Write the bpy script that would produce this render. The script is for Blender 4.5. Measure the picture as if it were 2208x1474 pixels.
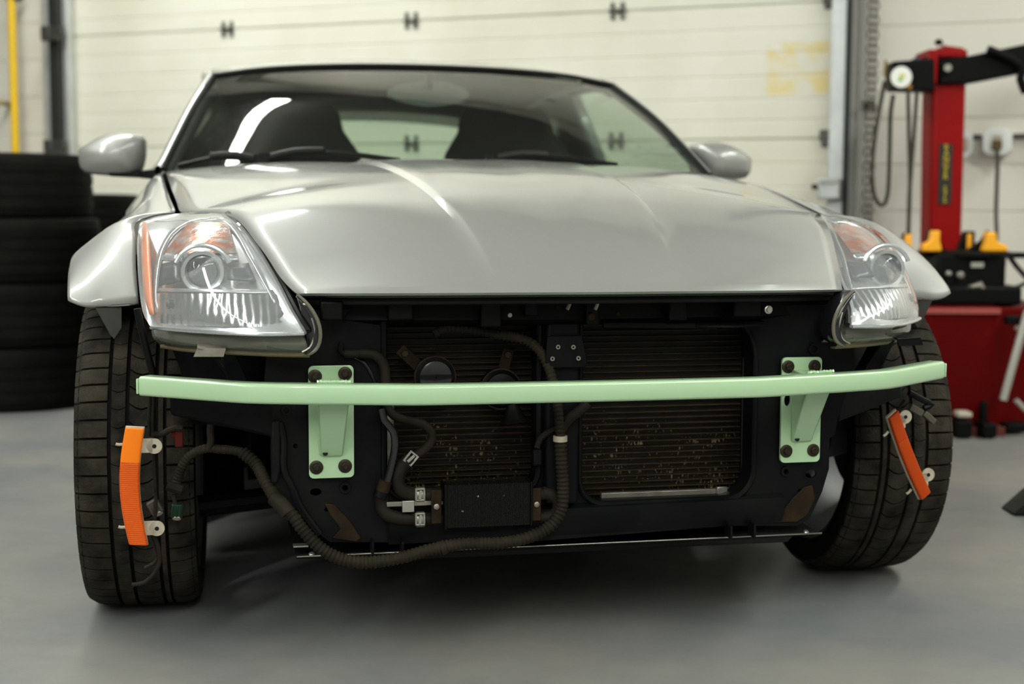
import bpy, bmesh, math, random
from mathutils import Vector, Matrix
random.seed(7)
for o in list(bpy.data.objects): bpy.data.objects.remove(o)
S = bpy.context.scene
COL = S.collection
R = math.radians
# ------------------------------------------------------------------ camera
CAM_H, PITCH, ROLL, FPX = 0.78933, 0.0930866, -0.0049883, 3056.69
THETA, CX, CY = 0.2080035, 0.0127367, 2.954391
cr, sr, cp, sp = math.cos(ROLL), math.sin(ROLL), math.cos(PITCH), math.sin(PITCH)
_r, _u, _f = Vector((1, 0, 0)), Vector((0, sp, cp)), Vector((0, cp, -sp))
CPOS = Vector((0, 0, CAM_H))
camd = bpy.data.cameras.new('camera'); cam = bpy.data.objects.new('camera', camd); COL.objects.link(cam)
ax, ay, az = _r * cr - _u * sr, _r * sr + _u * cr, -_f
M = Matrix((ax, ay, az)).transposed().to_4x4(); M.translation = CPOS
cam.matrix_world = M
camd.sensor_width = 36.0; camd.sensor_fit = 'HORIZONTAL'; camd.lens = FPX / 2208 * 36
camd.clip_start = .05; camd.clip_end = 60
camd.dof.use_dof = True; camd.dof.focus_distance = 2.42; camd.dof.aperture_fstop = 3.0
S.camera = cam
# ------------------------------------------------------------------ world + exposure
wd = bpy.data.worlds.new('world'); S.world = wd; wd.use_nodes = True
wd.node_tree.nodes['Background'].inputs[0].default_value = (1, .95, .86, 1)
wd.node_tree.nodes['Background'].inputs[1].default_value = 0.0
S.view_settings.view_transform = 'Standard'; S.view_settings.look = 'None'
S.view_settings.gamma = 1; S.view_settings.use_curve_mapping = False
S.view_settings.exposure = 0.80
LAMP_E = 32.0
# ------------------------------------------------------------------ measuring helpers
def ray(px, py):
    X, Y = px - 1104, 737 - py
    u, v = cr * X + sr * Y, -sr * X + cr * Y
    return _f + _r * (u / FPX) + _u * (v / FPX)
def W(px, py, Y):
    d = ray(px, py); return CPOS + d * (Y / d.y)
def G(px, py, z=0.0):
    d = ray(px, py); return CPOS + d * ((z - CAM_H) / d.z)
cL = Vector((math.cos(THETA), math.sin(THETA), 0)); cB = Vector((-math.sin(THETA), math.cos(THETA), 0))
CO = Vector((CX, CY, 0))
def car_local(w):
    w = w - CO; return Vector((w.dot(cL), w.dot(cB), w.z))
def q(px, py, fwd):                       # car coordinates: x to the right, y to the rear, z up
    d = ray(px, py); t = (-fwd - (CPOS - CO).dot(cB)) / d.dot(cB)
    return car_local(CPOS + d * t)
def qz(px, py, z): return car_local(G(px, py, z))
PSI = math.atan(.38)
wE = Vector((math.cos(PSI), -math.sin(PSI), 0)); wN = Vector((-math.sin(PSI), -math.cos(PSI), 0))
WO = Vector((0.4749, 6.64, 0))
def wl(px, py, off=0.0):                  # wall coordinates: (along, -off, z)
    d = ray(px, py); t = (off - (CPOS - WO).dot(wN)) / d.dot(wN)
    w = CPOS + d * t - WO
    return Vector((w.dot(wE), -off, w.z))
MW = Matrix.Translation(WO) @ Matrix.Rotation(-PSI, 4, 'Z')
MC = Matrix.Translation(CO) @ Matrix.Rotation(THETA, 4, 'Z')
# ------------------------------------------------------------------ materials
def mat(name, color=(.5, .5, .5), rough=.5, metal=0.0, coat=0.0, spec=.5, emis=None, es=0, trans=0, ior=1.45, coat_r=.05):
    m = bpy.data.materials.new(name); m.use_nodes = True
    b = m.node_tree.nodes['Principled BSDF']; I = b.inputs
    I['Base Color'].default_value = (*color, 1); I['Roughness'].default_value = rough; I['Metallic'].default_value = metal
    I['Coat Weight'].default_value = coat; I['Coat Roughness'].default_value = coat_r; I['Specular IOR Level'].default_value = spec
    I['Transmission Weight'].default_value = trans; I['IOR'].default_value = ior
    if emis: I['Emission Color'].default_value = (*emis, 1); I['Emission Strength'].default_value = es
    return m
def nd(m, t, **k):
    n = m.node_tree.nodes.new(t)
    for a, v in k.items():
        if hasattr(n, a): setattr(n, a, v)
        else: n.inputs[a].default_value = v
    return n
def lk(m, a, b): m.node_tree.links.new(a, b)
def bsdf(m): return m.node_tree.nodes['Principled BSDF']
def dirty(m, c1, c2, scale=6, lo=.4, hi=.7, bump=0.0, bscale=80, detail=6, rlo=None, rhi=None, stretch=None):
    tc = nd(m, 'ShaderNodeTexCoord'); src = tc.outputs['Object']
    if stretch:
        mp = nd(m, 'ShaderNodeMapping'); mp.inputs['Scale'].default_value = stretch; lk(m, src, mp.inputs[0]); src = mp.outputs[0]
    n = nd(m, 'ShaderNodeTexNoise', Scale=scale, Detail=detail, Roughness=.6); lk(m, src, n.inputs['Vector'])
    r = nd(m, 'ShaderNodeValToRGB'); r.color_ramp.elements[0].position = lo; r.color_ramp.elements[1].position = hi
    r.color_ramp.elements[0].color = (*c1, 1); r.color_ramp.elements[1].color = (*c2, 1)
    lk(m, n.outputs[0], r.inputs[0]); lk(m, r.outputs[0], bsdf(m).inputs['Base Color'])
    if rlo is not None:
        mr = nd(m, 'ShaderNodeMapRange'); mr.inputs['To Min'].default_value = rlo; mr.inputs['To Max'].default_value = rhi
        lk(m, n.outputs[0], mr.inputs[0]); lk(m, mr.outputs[0], bsdf(m).inputs['Roughness'])
    if bump:
        n2 = nd(m, 'ShaderNodeTexNoise', Scale=bscale, Detail=4); lk(m, tc.outputs['Object'], n2.inputs['Vector'])
        bp = nd(m, 'ShaderNodeBump', Strength=bump, Distance=.002); lk(m, n2.outputs[0], bp.inputs['Height'])
        lk(m, bp.outputs[0], bsdf(m).inputs['Normal'])
    return m
m_silver = mat('silver_paint', (.31, .31, .30), .5, .40, coat=1.0)
tc = nd(m_silver, 'ShaderNodeTexCoord'); n = nd(m_silver, 'ShaderNodeTexNoise', Scale=900, Detail=2); lk(m_silver, tc.outputs['Object'], n.inputs['Vector'])
mr = nd(m_silver, 'ShaderNodeMapRange'); mr.inputs['From Min'].default_value = .3; mr.inputs['From Max'].default_value = .7
mr.inputs['To Min'].default_value = .44; mr.inputs['To Max'].default_value = .56
lk(m_silver, n.outputs[0], mr.inputs[0]); lk(m_silver, mr.outputs[0], bsdf(m_silver).inputs['Roughness'])
n3 = nd(m_silver, 'ShaderNodeTexNoise', Scale=2.5, Detail=3); lk(m_silver, tc.outputs['Object'], n3.inputs['Vector'])
mr3 = nd(m_silver, 'ShaderNodeMapRange'); mr3.inputs['To Min'].default_value = .02; mr3.inputs['To Max'].default_value = .16
lk(m_silver, n3.outputs[0], mr3.inputs[0]); lk(m_silver, mr3.outputs[0], bsdf(m_silver).inputs['Coat Roughness'])
m_mint = mat('mint_paint', (.39, .57, .345), .32, 0, coat=.6, coat_r=.12)
m_black = dirty(mat('black_steel', rough=.5, spec=.16), (.0016, .0022, .0026), (.0065, .0072, .0068), 9, .42, .75, .3, 60, rlo=.6, rhi=.4)
m_blackpl = dirty(mat('black_plastic', rough=.45, spec=.16), (.0015, .0015, .0014), (.005, .0046, .0036), 14, .5, .8, .2, 120)
m_rust = dirty(mat('dusty_rusted_steel', rough=.7, spec=.16), (.010, .006, .0025), (.032, .018, .008), 22, .35, .7, .4, 90)
m_gloss = mat('gloss_black', (.008, .008, .009), .16, 0, coat=.5)
m_rubber = dirty(mat('tyre_rubber', rough=.75, spec=.16), (.0018, .0016, .0012), (.005, .0042, .003), 12, .4, .7, .3, 160)
m_tread = dirty(mat('tyre_tread', rough=.8, spec=.16), (.007, .006, .0045), (.040, .034, .024), 18, .35, .7, .9, 220)
m_hose = dirty(mat('dusty_hose', rough=.65, spec=.16), (.006, .0052, .004), (.026, .020, .013), 16, .35, .7, .2, 150)
m_conduit = dirty(mat('dusty_conduit', rough=.7, spec=.16), (.008, .0068, .0045), (.032, .025, .015), 10, .35, .7, .2, 150)
m_alu = dirty(mat('dull_aluminium', rough=.45, metal=.8), (.22, .20, .17), (.40, .37, .32), 20, .35, .7, .2, 120)
m_steel = mat('galvanised_clip', (.45, .44, .40), .35, .9)
m_bolt = dirty(mat('dark_brown_bolt', rough=.45, metal=.4), (.016, .012, .005), (.034, .025, .011), 60, .35, .7, .2, 200)
m_chrome = mat('chrome_reflector', (.66, .68, .70), .24, 1.0)
tc = nd(m_chrome, 'ShaderNodeTexCoord'); wv = nd(m_chrome, 'ShaderNodeTexWave', Scale=24, Distortion=2.2, Detail=2); wv.bands_direction = 'X'
lk(m_chrome, tc.outputs['Object'], wv.inputs['Vector']); bp = nd(m_chrome, 'ShaderNodeBump', Strength=.5, Distance=.002)
lk(m_chrome, wv.outputs[1], bp.inputs['Height']); lk(m_chrome, bp.outputs[0], bsdf(m_chrome).inputs['Normal'])
m_satin = mat('satin_bezel', (.62, .64, .66), .25, .8)
m_rim = mat('wheel_rim_metal', (.10, .10, .10), .5, .6)
m_darklamp = mat('smoked_bezel', (.07, .075, .085), .3, .3)
m_amberref = dirty(mat('amber_reflector', rough=.22, metal=.7), (.62, .13, .02), (.55, .50, .47), 38, .38, .62, .6, 60, detail=2)
m_orange = mat('orange_side_reflector', (.95, .28, .10), .35, 0, coat=.5)
def thin(name, tint, gloss_r, haze=0.0, hazec=(.8, .8, .78), fres=1.45):
    m = bpy.data.materials.new(name); m.use_nodes = True; t = m.node_tree; t.nodes.clear()
    o = t.nodes.new('ShaderNodeOutputMaterial'); a = t.nodes.new('ShaderNodeBsdfTransparent'); a.inputs[0].default_value = (*tint, 1)
    g = t.nodes.new('ShaderNodeBsdfGlossy'); g.inputs['Roughness'].default_value = gloss_r
    f = t.nodes.new('ShaderNodeFresnel'); ge = t.nodes.new('ShaderNodeNewGeometry'); io = t.nodes.new('ShaderNodeMapRange')
    io.inputs['To Min'].default_value = fres; io.inputs['To Max'].default_value = 1 / fres     # a thin sheet mirrors alike from both sides
    t.links.new(ge.outputs['Backfacing'], io.inputs[0]); t.links.new(io.outputs[0], f.inputs[0])
    d = t.nodes.new('ShaderNodeBsdfDiffuse'); d.inputs[0].default_value = (*hazec, 1)
    x1 = t.nodes.new('ShaderNodeMixShader'); x2 = t.nodes.new('ShaderNodeMixShader'); x1.inputs[0].default_value = haze
    t.links.new(a.outputs[0], x1.inputs[1]); t.links.new(d.outputs[0], x1.inputs[2])
    t.links.new(f.outputs[0], x2.inputs[0]); t.links.new(x1.outputs[0], x2.inputs[1]); t.links.new(g.outputs[0], x2.inputs[2])
    t.links.new(x2.outputs[0], o.inputs[0]); return m
m_lens = thin('clear_lamp_plastic', (.95, .96, .96), .03, .13, (.85, .86, .86))
m_lenslow = thin('dusty_clear_plastic', (.80, .80, .77), .10, .16, (.55, .53, .46))
m_glass = thin('windshield_glass', (.76, .86, .78), .012, .012, (.6, .6, .55), 1.5)
m_projector = thin('projector_glass', (.55, .58, .60), .02, .06)
m_trim = mat('black_rubber_trim', (.008, .008, .007), .5, spec=.2)
m_interior = mat('dark_cloth_interior', (.022, .022, .017), .95, spec=.05)
m_headliner = mat('grey_headliner', (.030, .030, .024), .95, spec=.03)
m_amber = mat('amber_lens_plastic', (.62, .085, .004), .3, 0, coat=.2, spec=.2)
tc = nd(m_amber, 'ShaderNodeTexCoord'); wv = nd(m_amber, 'ShaderNodeTexWave', Scale=95, Detail=0); wv.bands_direction = 'Z'
lk(m_amber, tc.outputs['Object'], wv.inputs['Vector']); bp = nd(m_amber, 'ShaderNodeBump', Strength=.35, Distance=.001)
lk(m_amber, wv.outputs[1], bp.inputs['Height']); lk(m_amber, bp.outputs[0], bsdf(m_amber).inputs['Normal'])
m_amber3 = mat('dark_amber_plastic', (.40, .045, .003), .35, 0, coat=.1, spec=.2)
m_amber2 = mat('bright_amber_plastic', (.85, .19, .006), .3, 0, coat=.2, spec=.2)
m_whitepl = dirty(mat('off_white_plastic', rough=.5), (.36, .31, .23), (.50, .45, .36), 40, .35, .7)
m_redpl = mat('dark_red_plastic', (.08, .008, .004), .5, spec=.2)
m_greenpl = mat('dark_green_plastic', (.006, .024, .013), .4, spec=.3)
m_greypl = mat('grey_plug_plastic', (.07, .06, .046), .5)
m_red = dirty(mat('red_machine_paint', rough=.5, spec=.08), (.075, .0008, .0008), (.10, .001, .001), 3, .35, .7)
m_redpost = dirty(mat('red_post_paint', rough=.4, spec=.15), (.27, .004, .004), (.23, .003, .003), 3, .35, .7)
m_mach = mat('black_machine_steel', (.004, .004, .0035), .5, spec=.1)
m_yellow = mat('yellow_jaw_plastic', (.95, .42, .015), .4)
m_yellowpipe = mat('yellow_pipe_paint', (.80, .50, .005), .4)
m_galv = dirty(mat('galvanised_track', rough=.4, metal=.6), (.50, .52, .53), (.66, .68, .68), 8, .3, .7)
m_greypipe = mat('grey_conduit_paint', (.40, .40, .38), .5)
m_seal = mat('black_rubber_seal', (.018, .019, .017), .6)
m_hinge = mat('hinge_steel', (.10, .10, .09), .45, .7)
m_chain = mat('chain_steel', (.16, .15, .13), .4, .8)
m_cord = mat('dark_olive_rubber_cord', (.045, .042, .028), .6)
m_white = mat('white_box_paint', (.78, .80, .78), .4)
m_gauge = mat('gauge_face', (.85, .85, .80), .5)
m_label = mat('black_label', (.012, .014, .010), .5)
m_ylet = mat('yellow_lettering', (.62, .46, .02), .5)
m_lamphouse = mat('white_fixture', (.8, .8, .78), .4)
m_tube = mat('lit_tube', (1, 1, 1), .5, emis=(.97, 1.0, .92), es=LAMP_E)
m_grey = mat('grey_steel_bar', (.42, .41, .36), .4, .5)
# wall siding
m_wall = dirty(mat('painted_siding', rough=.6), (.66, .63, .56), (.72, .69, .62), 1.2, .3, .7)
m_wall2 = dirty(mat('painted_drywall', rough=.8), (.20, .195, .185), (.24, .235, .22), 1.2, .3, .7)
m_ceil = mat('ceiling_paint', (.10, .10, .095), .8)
m_door = mat('cream_door_panel', (.80, .76, .62), .5)
tc = nd(m_door, 'ShaderNodeTexCoord'); n = nd(m_door, 'ShaderNodeTexNoise', Scale=1.6, Detail=5)
lk(m_door, tc.outputs['Object'], n.inputs['Vector'])
rp = nd(m_door, 'ShaderNodeValToRGB'); rp.color_ramp.elements[0].color = (.73, .70, .59, 1); rp.color_ramp.elements[1].color = (.82, .80, .71, 1)
rp.color_ramp.elements[0].position = .35; rp.color_ramp.elements[1].position = .65
lk(m_door, n.outputs[0], rp.inputs[0])
# glue stain left on the door: a patch with a shape of its own
sx = nd(m_door, 'ShaderNodeSeparateXYZ'); lk(m_door, tc.outputs['Object'], sx.inputs[0])
def band(src, a, b, e=.012):
    m1 = nd(m_door, 'ShaderNodeMapRange'); m1.inputs['From Min'].default_value = a - e; m1.inputs['From Max'].default_value = a + e
    m2 = nd(m_door, 'ShaderNodeMapRange'); m2.inputs['From Min'].default_value = b + e; m2.inputs['From Max'].default_value = b - e
    lk(m_door, src, m1.inputs[0]); lk(m_door, src, m2.inputs[0])
    mm = nd(m_door, 'ShaderNodeMath', operation='MULTIPLY'); lk(m_door, m1.outputs[0], mm.inputs[0]); lk(m_door, m2.outputs[0], mm.inputs[1]); return mm.outputs[0]
sa, sb = wl(1652, 92), wl(1786, 200)
mmx = band(sx.outputs[0], sa.x, sb.x); mmz = band(sx.outputs[2], sb.z, sa.z)
ms = nd(m_door, 'ShaderNodeMath', operation='MULTIPLY'); lk(m_door, mmx, ms.inputs[0]); lk(m_door, mmz, ms.inputs[1])
nn = nd(m_door, 'ShaderNodeTexNoise', Scale=9, Detail=3); lk(m_door, tc.outputs['Object'], nn.inputs['Vector'])
mr = nd(m_door, 'ShaderNodeMapRange'); mr.inputs['From Min'].default_value = .42; mr.inputs['From Max'].default_value = .6
lk(m_door, nn.outputs[0], mr.inputs[0]); mk = nd(m_door, 'ShaderNodeMath', operation='MULTIPLY'); lk(m_door, mr.outputs[0], mk.inputs[0]); lk(m_door, ms.outputs[0], mk.inputs[1])
mx = nd(m_door, 'ShaderNodeMixRGB'); mx.inputs['Color2'].default_value = (.80, .66, .32, 1); lk(m_door, mk.outputs[0], mx.inputs[0])
lk(m_door, rp.outputs[0], mx.inputs['Color1']); lk(m_door, mx.outputs[0], bsdf(m_door).inputs['Base Color'])
# floor
m_floor = mat('grey_epoxy_floor', (.36, .365, .36), .35)
tc = nd(m_floor, 'ShaderNodeTexCoord')
n1 = nd(m_floor, 'ShaderNodeTexNoise', Scale=1.3, Detail=8, Roughness=.65); lk(m_floor, tc.outputs['Object'], n1.inputs['Vector'])
r1 = nd(m_floor, 'ShaderNodeValToRGB'); r1.color_ramp.elements[0].position = .36; r1.color_ramp.elements[1].position = .62
r1.color_ramp.elements[0].color = (.150, .158, .164, 1); r1.color_ramp.elements[1].color = (.225, .217, .200, 1)
lk(m_floor, n1.outputs[0], r1.inputs[0])
v = nd(m_floor, 'ShaderNodeTexVoronoi', Scale=7); lk(m_floor, tc.outputs['Object'], v.inputs['Vector'])
r2 = nd(m_floor, 'ShaderNodeMapRange'); r2.inputs['From Min'].default_value = .035; r2.inputs['From Max'].default_value = .02
lk(m_floor, v.outputs['Distance'], r2.inputs[0])
n5 = nd(m_floor, 'ShaderNodeTexNoise', Scale=3.1); lk(m_floor, tc.outputs['Object'], n5.inputs['Vector'])
r5 = nd(m_floor, 'ShaderNodeMapRange'); r5.inputs['From Min'].default_value = .52; r5.inputs['From Max'].default_value = .6; lk(m_floor, n5.outputs[0], r5.inputs[0])
m5 = nd(m_floor, 'ShaderNodeMath', operation='MULTIPLY'); lk(m_floor, r2.outputs[0], m5.inputs[0]); lk(m_floor, r5.outputs[0], m5.inputs[1])
mx = nd(m_floor, 'ShaderNodeMixRGB'); mx.inputs['Color2'].default_value = (.13, .08, .04, 1)
lk(m_floor, m5.outputs[0], mx.inputs[0]); lk(m_floor, r1.outputs[0], mx.inputs['Color1']); lk(m_floor, mx.outputs[0], bsdf(m_floor).inputs['Base Color'])
n4 = nd(m_floor, 'ShaderNodeTexNoise', Scale=14, Detail=4); lk(m_floor, tc.outputs['Object'], n4.inputs['Vector'])
r4 = nd(m_floor, 'ShaderNodeMapRange'); r4.inputs['To Min'].default_value = .30; r4.inputs['To Max'].default_value = .5
lk(m_floor, n4.outputs[0], r4.inputs[0]); lk(m_floor, r4.outputs[0], bsdf(m_floor).inputs['Roughness'])
bp = nd(m_floor, 'ShaderNodeBump', Strength=.12, Distance=.01); lk(m_floor, n4.outputs[0], bp.inputs['Height']); lk(m_floor, bp.outputs[0], bsdf(m_floor).inputs['Normal'])
# condenser fins: dark pleats with crushed, bright specks low down
m_fin = mat('condenser_fins', (.01, .009, .006), .6, .2)
tc = nd(m_fin, 'ShaderNodeTexCoord')
mp = nd(m_fin, 'ShaderNodeMapping'); mp.inputs['Scale'].default_value = (1.0, 1, .42); lk(m_fin, tc.outputs['Object'], mp.inputs[0])
vo = nd(m_fin, 'ShaderNodeTexNoise', Scale=230, Detail=1); lk(m_fin, mp.outputs[0], vo.inputs['Vector'])
big = nd(m_fin, 'ShaderNodeTexNoise', Scale=16, Detail=3); lk(m_fin, tc.outputs['Object'], big.inputs['Vector'])
sx = nd(m_fin, 'ShaderNodeSeparateXYZ'); lk(m_fin, tc.outputs['Object'], sx.inputs[0])
hz = nd(m_fin, 'ShaderNodeMapRange'); hz.inputs['From Min'].default_value = .43; hz.inputs['From Max'].default_value = .37; hz.inputs['To Min'].default_value = -.16; hz.inputs['To Max'].default_value = .06
lk(m_fin, sx.outputs[2], hz.inputs[0])
a1 = nd(m_fin, 'ShaderNodeMath', operation='ADD'); lk(m_fin, vo.outputs[0], a1.inputs[0]); lk(m_fin, hz.outputs[0], a1.inputs[1])
b1 = nd(m_fin, 'ShaderNodeMath', operation='MULTIPLY'); b1.inputs[1].default_value = .75; lk(m_fin, big.outputs[0], b1.inputs[0])
a2 = nd(m_fin, 'ShaderNodeMath', operation='ADD'); lk(m_fin, a1.outputs[0], a2.inputs[0]); lk(m_fin, b1.outputs[0], a2.inputs[1])
rr = nd(m_fin, 'ShaderNodeMapRange'); rr.inputs['From Min'].default_value = 1.07; rr.inputs['From Max'].default_value = 1.22
lk(m_fin, a2.outputs[0], rr.inputs[0])
mx = nd(m_fin, 'ShaderNodeMixRGB'); mx.inputs['Color1'].default_value = (.008, .007, .005, 1); mx.inputs['Color2'].default_value = (.42, .35, .22, 1)
lk(m_fin, rr.outputs[0], mx.inputs[0]); lk(m_fin, mx.outputs[0], bsdf(m_fin).inputs['Base Color'])
m_ctube = dirty(mat('condenser_tube', rough=.5, metal=.3, spec=.2), (.028, .018, .008), (.06, .04, .018), 30, .35, .7)
m_cooler = mat('cooler_fin_black', (.012, .012, .010), .45, .3)
tc = nd(m_cooler, 'ShaderNodeTexCoord'); vo = nd(m_cooler, 'ShaderNodeTexVoronoi', Scale=75); lk(m_cooler, tc.outputs['Object'], vo.inputs['Vector'])
rr = nd(m_cooler, 'ShaderNodeMapRange'); rr.inputs['From Min'].default_value = .16; rr.inputs['From Max'].default_value = .08; lk(m_cooler, vo.outputs['Distance'], rr.inputs[0])
n6 = nd(m_cooler, 'ShaderNodeTexNoise', Scale=40); lk(m_cooler, tc.outputs['Object'], n6.inputs['Vector'])
r6 = nd(m_cooler, 'ShaderNodeMapRange'); r6.inputs['From Min'].default_value = .56; r6.inputs['From Max'].default_value = .64; lk(m_cooler, n6.outputs[0], r6.inputs[0])
m6 = nd(m_cooler, 'ShaderNodeMath', operation='MULTIPLY'); lk(m_cooler, rr.outputs[0], m6.inputs[0]); lk(m_cooler, r6.outputs[0], m6.inputs[1])
mx = nd(m_cooler, 'ShaderNodeMixRGB'); mx.inputs['Color1'].default_value = (.010, .010, .008, 1); mx.inputs['Color2'].default_value = (.6, .55, .45, 1)
lk(m_cooler, m6.outputs[0], mx.inputs[0]); lk(m_cooler, mx.outputs[0], bsdf(m_cooler).inputs['Base Color'])
# ------------------------------------------------------------------ mesh builder
class MB:
    def __init__(s): s.v = []; s.f = []
    def add(s, vs, fs):
        o = len(s.v); s.v += [tuple(v) for v in vs]; s.f += [tuple(i + o for i in f) for f in fs]; return s
    def box(s, c, d, rot=None, taper=1.0):
        c = Vector(c); h = Vector(d) / 2; vs = []
        for z in (-1, 1):
            k = taper if z > 0 else 1
            for x, y in ((-1, -1), (1, -1), (1, 1), (-1, 1)):
                p = Vector((x * h.x * k, y * h.y * k, z * h.z))
                if rot: p = rot @ p
                vs.append(c + p)
        return s.add(vs, [(0, 3, 2, 1), (4, 5, 6, 7), (0, 1, 5, 4), (1, 2, 6, 5), (2, 3, 7, 6), (3, 0, 4, 7)])
    def hexa(s, a, b):      # two quads of four points, joined
        return s.add(list(a) + list(b), [(0, 3, 2, 1), (4, 5, 6, 7), (0, 1, 5, 4), (1, 2, 6, 5), (2, 3, 7, 6), (3, 0, 4, 7)])
    def cyl(s, a, b, r0, r1=None, n=20, caps=True):
        a, b = Vector(a), Vector(b); r1 = r0 if r1 is None else r1
        d = (b - a).normalized(); u = d.orthogonal().normalized(); w = d.cross(u)
        vs = []
        for p, r in ((a, r0), (b, r1)):
            for i in range(n):
                t = 2 * math.pi * i / n; vs.append(p + (u * math.cos(t) + w * math.sin(t)) * r)
        fs = [(i, (i + 1) % n, n + (i + 1) % n, n + i) for i in range(n)]
        if caps: fs += [tuple(reversed(range(n))), tuple(range(n, 2 * n))]
        return s.add(vs, fs)
    def lathe(s, prof, o, axis, n=32, caps=True):   # prof: (along, radius)
        o = Vector(o); d = Vector(axis).normalized(); u = d.orthogonal().normalized(); w = d.cross(u); vs = []
        for a, r in prof:
            for i in range(n):
                t = 2 * math.pi * i / n; vs.append(o + d * a + (u * math.cos(t) + w * math.sin(t)) * r)
        fs = []
        for k in range(len(prof) - 1):
            for i in range(n): fs.append((k * n + i, k * n + (i + 1) % n, (k + 1) * n + (i + 1) % n, (k + 1) * n + i))
        if caps: fs += [tuple(reversed(range(n))), tuple(range((len(prof) - 1) * n, len(prof) * n))]
        return s.add(vs, fs)
    def tube(s, pts, r, n=12, step=.01, ring=0, amp=0, smooth=True, caps=True):
        P = spline(pts, step) if smooth else [Vector(p) for p in pts]
        L = 0; vs = []; u = None
        for i, p in enumerate(P):
            d = (P[min(i + 1, len(P) - 1)] - P[max(i - 1, 0)]).normalized()
            if i: L += (p - P[i - 1]).length
            u = (d.orthogonal() if u is None else u - d * u.dot(d)).normalized(); w = d.cross(u)
            rr = r(L) if callable(r) else r
            if ring: rr += amp * (1 if math.sin(2 * math.pi * L / ring) > 0 else -1)
            for k in range(n):
                t = 2 * math.pi * k / n; vs.append(p + (u * math.cos(t) + w * math.sin(t)) * rr)
        m = len(P); fs = [(i * n + k, i * n + (k + 1) % n, (i + 1) * n + (k + 1) % n, (i + 1) * n + k) for i in range(m - 1) for k in range(n)]
        if caps: fs += [tuple(reversed(range(n))), tuple(range((m - 1) * n, m * n))]
        return s.add(vs, fs)
    def grid(s, rows, close=False):
        n = len(rows[0]); vs = [p for r in rows for p in r]; fs = []
        for i in range(len(rows) - 1):
            for k in range(n if close else n - 1): fs.append((i * n + k, i * n + (k + 1) % n, (i + 1) * n + (k + 1) % n, (i + 1) * n + k))
        return s.add(vs, fs)
    def prism(s, pts, off):       # polygon extruded by a vector
        off = Vector(off); n = len(pts); vs = [Vector(p) for p in pts]; vs += [p + off for p in vs]
        return s.add(vs, [tuple(reversed(range(n))), tuple(range(n, 2 * n))] + [(i, (i + 1) % n, n + (i + 1) % n, n + i) for i in range(n)])
    def build(s, name, m, parent=None, bevel=0, smooth=35, solid=0, sub=0, seg=2, mw=None, fix=True, offset=-1, weld=1e-6):
        me = bpy.data.meshes.new(name); me.from_pydata(s.v, [], s.f)
        if fix:
            b = bmesh.new(); b.from_mesh(me); bmesh.ops.remove_doubles(b, verts=b.verts, dist=weld); bmesh.ops.recalc_face_normals(b, faces=b.faces); b.to_mesh(me); b.free()
        me.materials.append(m)
        me.polygons.foreach_set('use_smooth', [True] * len(me.polygons))
        if smooth < 179: me.set_sharp_from_angle(angle=R(smooth))
        o = bpy.data.objects.new(name, me); COL.objects.link(o)
        if parent: o.parent = parent
        if mw is not None: o.matrix_world = mw
        if solid: k = o.modifiers.new('solid', 'SOLIDIFY'); k.thickness = solid; k.offset = offset
        if bevel:
            k = o.modifiers.new('bevel', 'BEVEL'); k.width = bevel; k.segments = seg; k.limit_method = 'ANGLE'; k.angle_limit = R(30); k.harden_normals = False
        if sub: k = o.modifiers.new('sub', 'SUBSURF'); k.levels = sub; k.render_levels = sub
        return o
def spline(pts, step=.01):
    P = [Vector(p) for p in pts]
    if len(P) < 3: 
        n = max(1, int((P[1] - P[0]).length / step)); return [P[0].lerp(P[1], i / n) for i in range(n + 1)]
    P = [P[0] * 2 - P[1]] + P + [P[-1] * 2 - P[-2]]; out = []
    for i in range(1, len(P) - 2):
        a, b, c, d = P[i - 1:i + 3]; n = max(2, int((c - b).length / step))
        for k in range(n):
            t = k / n
            out.append(.5 * ((2 * b) + (c - a) * t + (2 * a - 5 * b + 4 * c - d) * t * t + (3 * b - a - 3 * c + d) * t ** 3))
    out.append(P[-2]); return out
def resample(pts, n, smooth=True):
    P = spline(pts, .004) if smooth and len(pts) > 2 else [Vector(p) for p in pts]
    L = [0]
    for a, b in zip(P, P[1:]): L.append(L[-1] + (b - a).length)
    out = []; j = 0
    for i in range(n):
        t = L[-1] * i / (n - 1)
        while j < len(L) - 2 and L[j + 1] < t: j += 1
        k = (t - L[j]) / max(1e-9, L[j + 1] - L[j]); out.append(P[j].lerp(P[j + 1], min(1, max(0, k))))
    return out
def coons(c0, c1, d0, d1, nu, nv, bulge=None):      # c0 bottom, c1 top (left->right); d0 left, d1 right (bottom->top)
    c0, c1 = resample(c0, nu), resample(c1, nu); d0, d1 = resample(d0, nv), resample(d1, nv); rows = []
    for j in range(nv):
        v = j / (nv - 1); row = []
        for i in range(nu):
            u = i / (nu - 1)
            p = c0[i] * (1 - v) + c1[i] * v + d0[j] * (1 - u) + d1[j] * u - (c0[0] * (1 - u) * (1 - v) + c0[-1] * u * (1 - v) + c1[0] * (1 - u) * v + c1[-1] * u * v)
            if bulge: p = p + bulge(u, v)
            row.append(p)
        rows.append(row)
    return rows
def mir(pts): return [Vector((-p[0], p[1], p[2])) for p in pts]
def mirrows(rows): return [mir(r) for r in rows]
def empty(name, mw, label, cat, group=None):
    o = bpy.data.objects.new(name, None); COL.objects.link(o); o.matrix_world = mw; o.empty_display_size = .1
    o['label'] = label; o['category'] = cat
    if group: o['group'] = group
    return o
def tag(o, label, cat, group=None):
    o['label'] = label; o['category'] = cat
    if group: o['group'] = group
    return o
def struct(o): o['kind'] = 'structure'; return o
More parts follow.
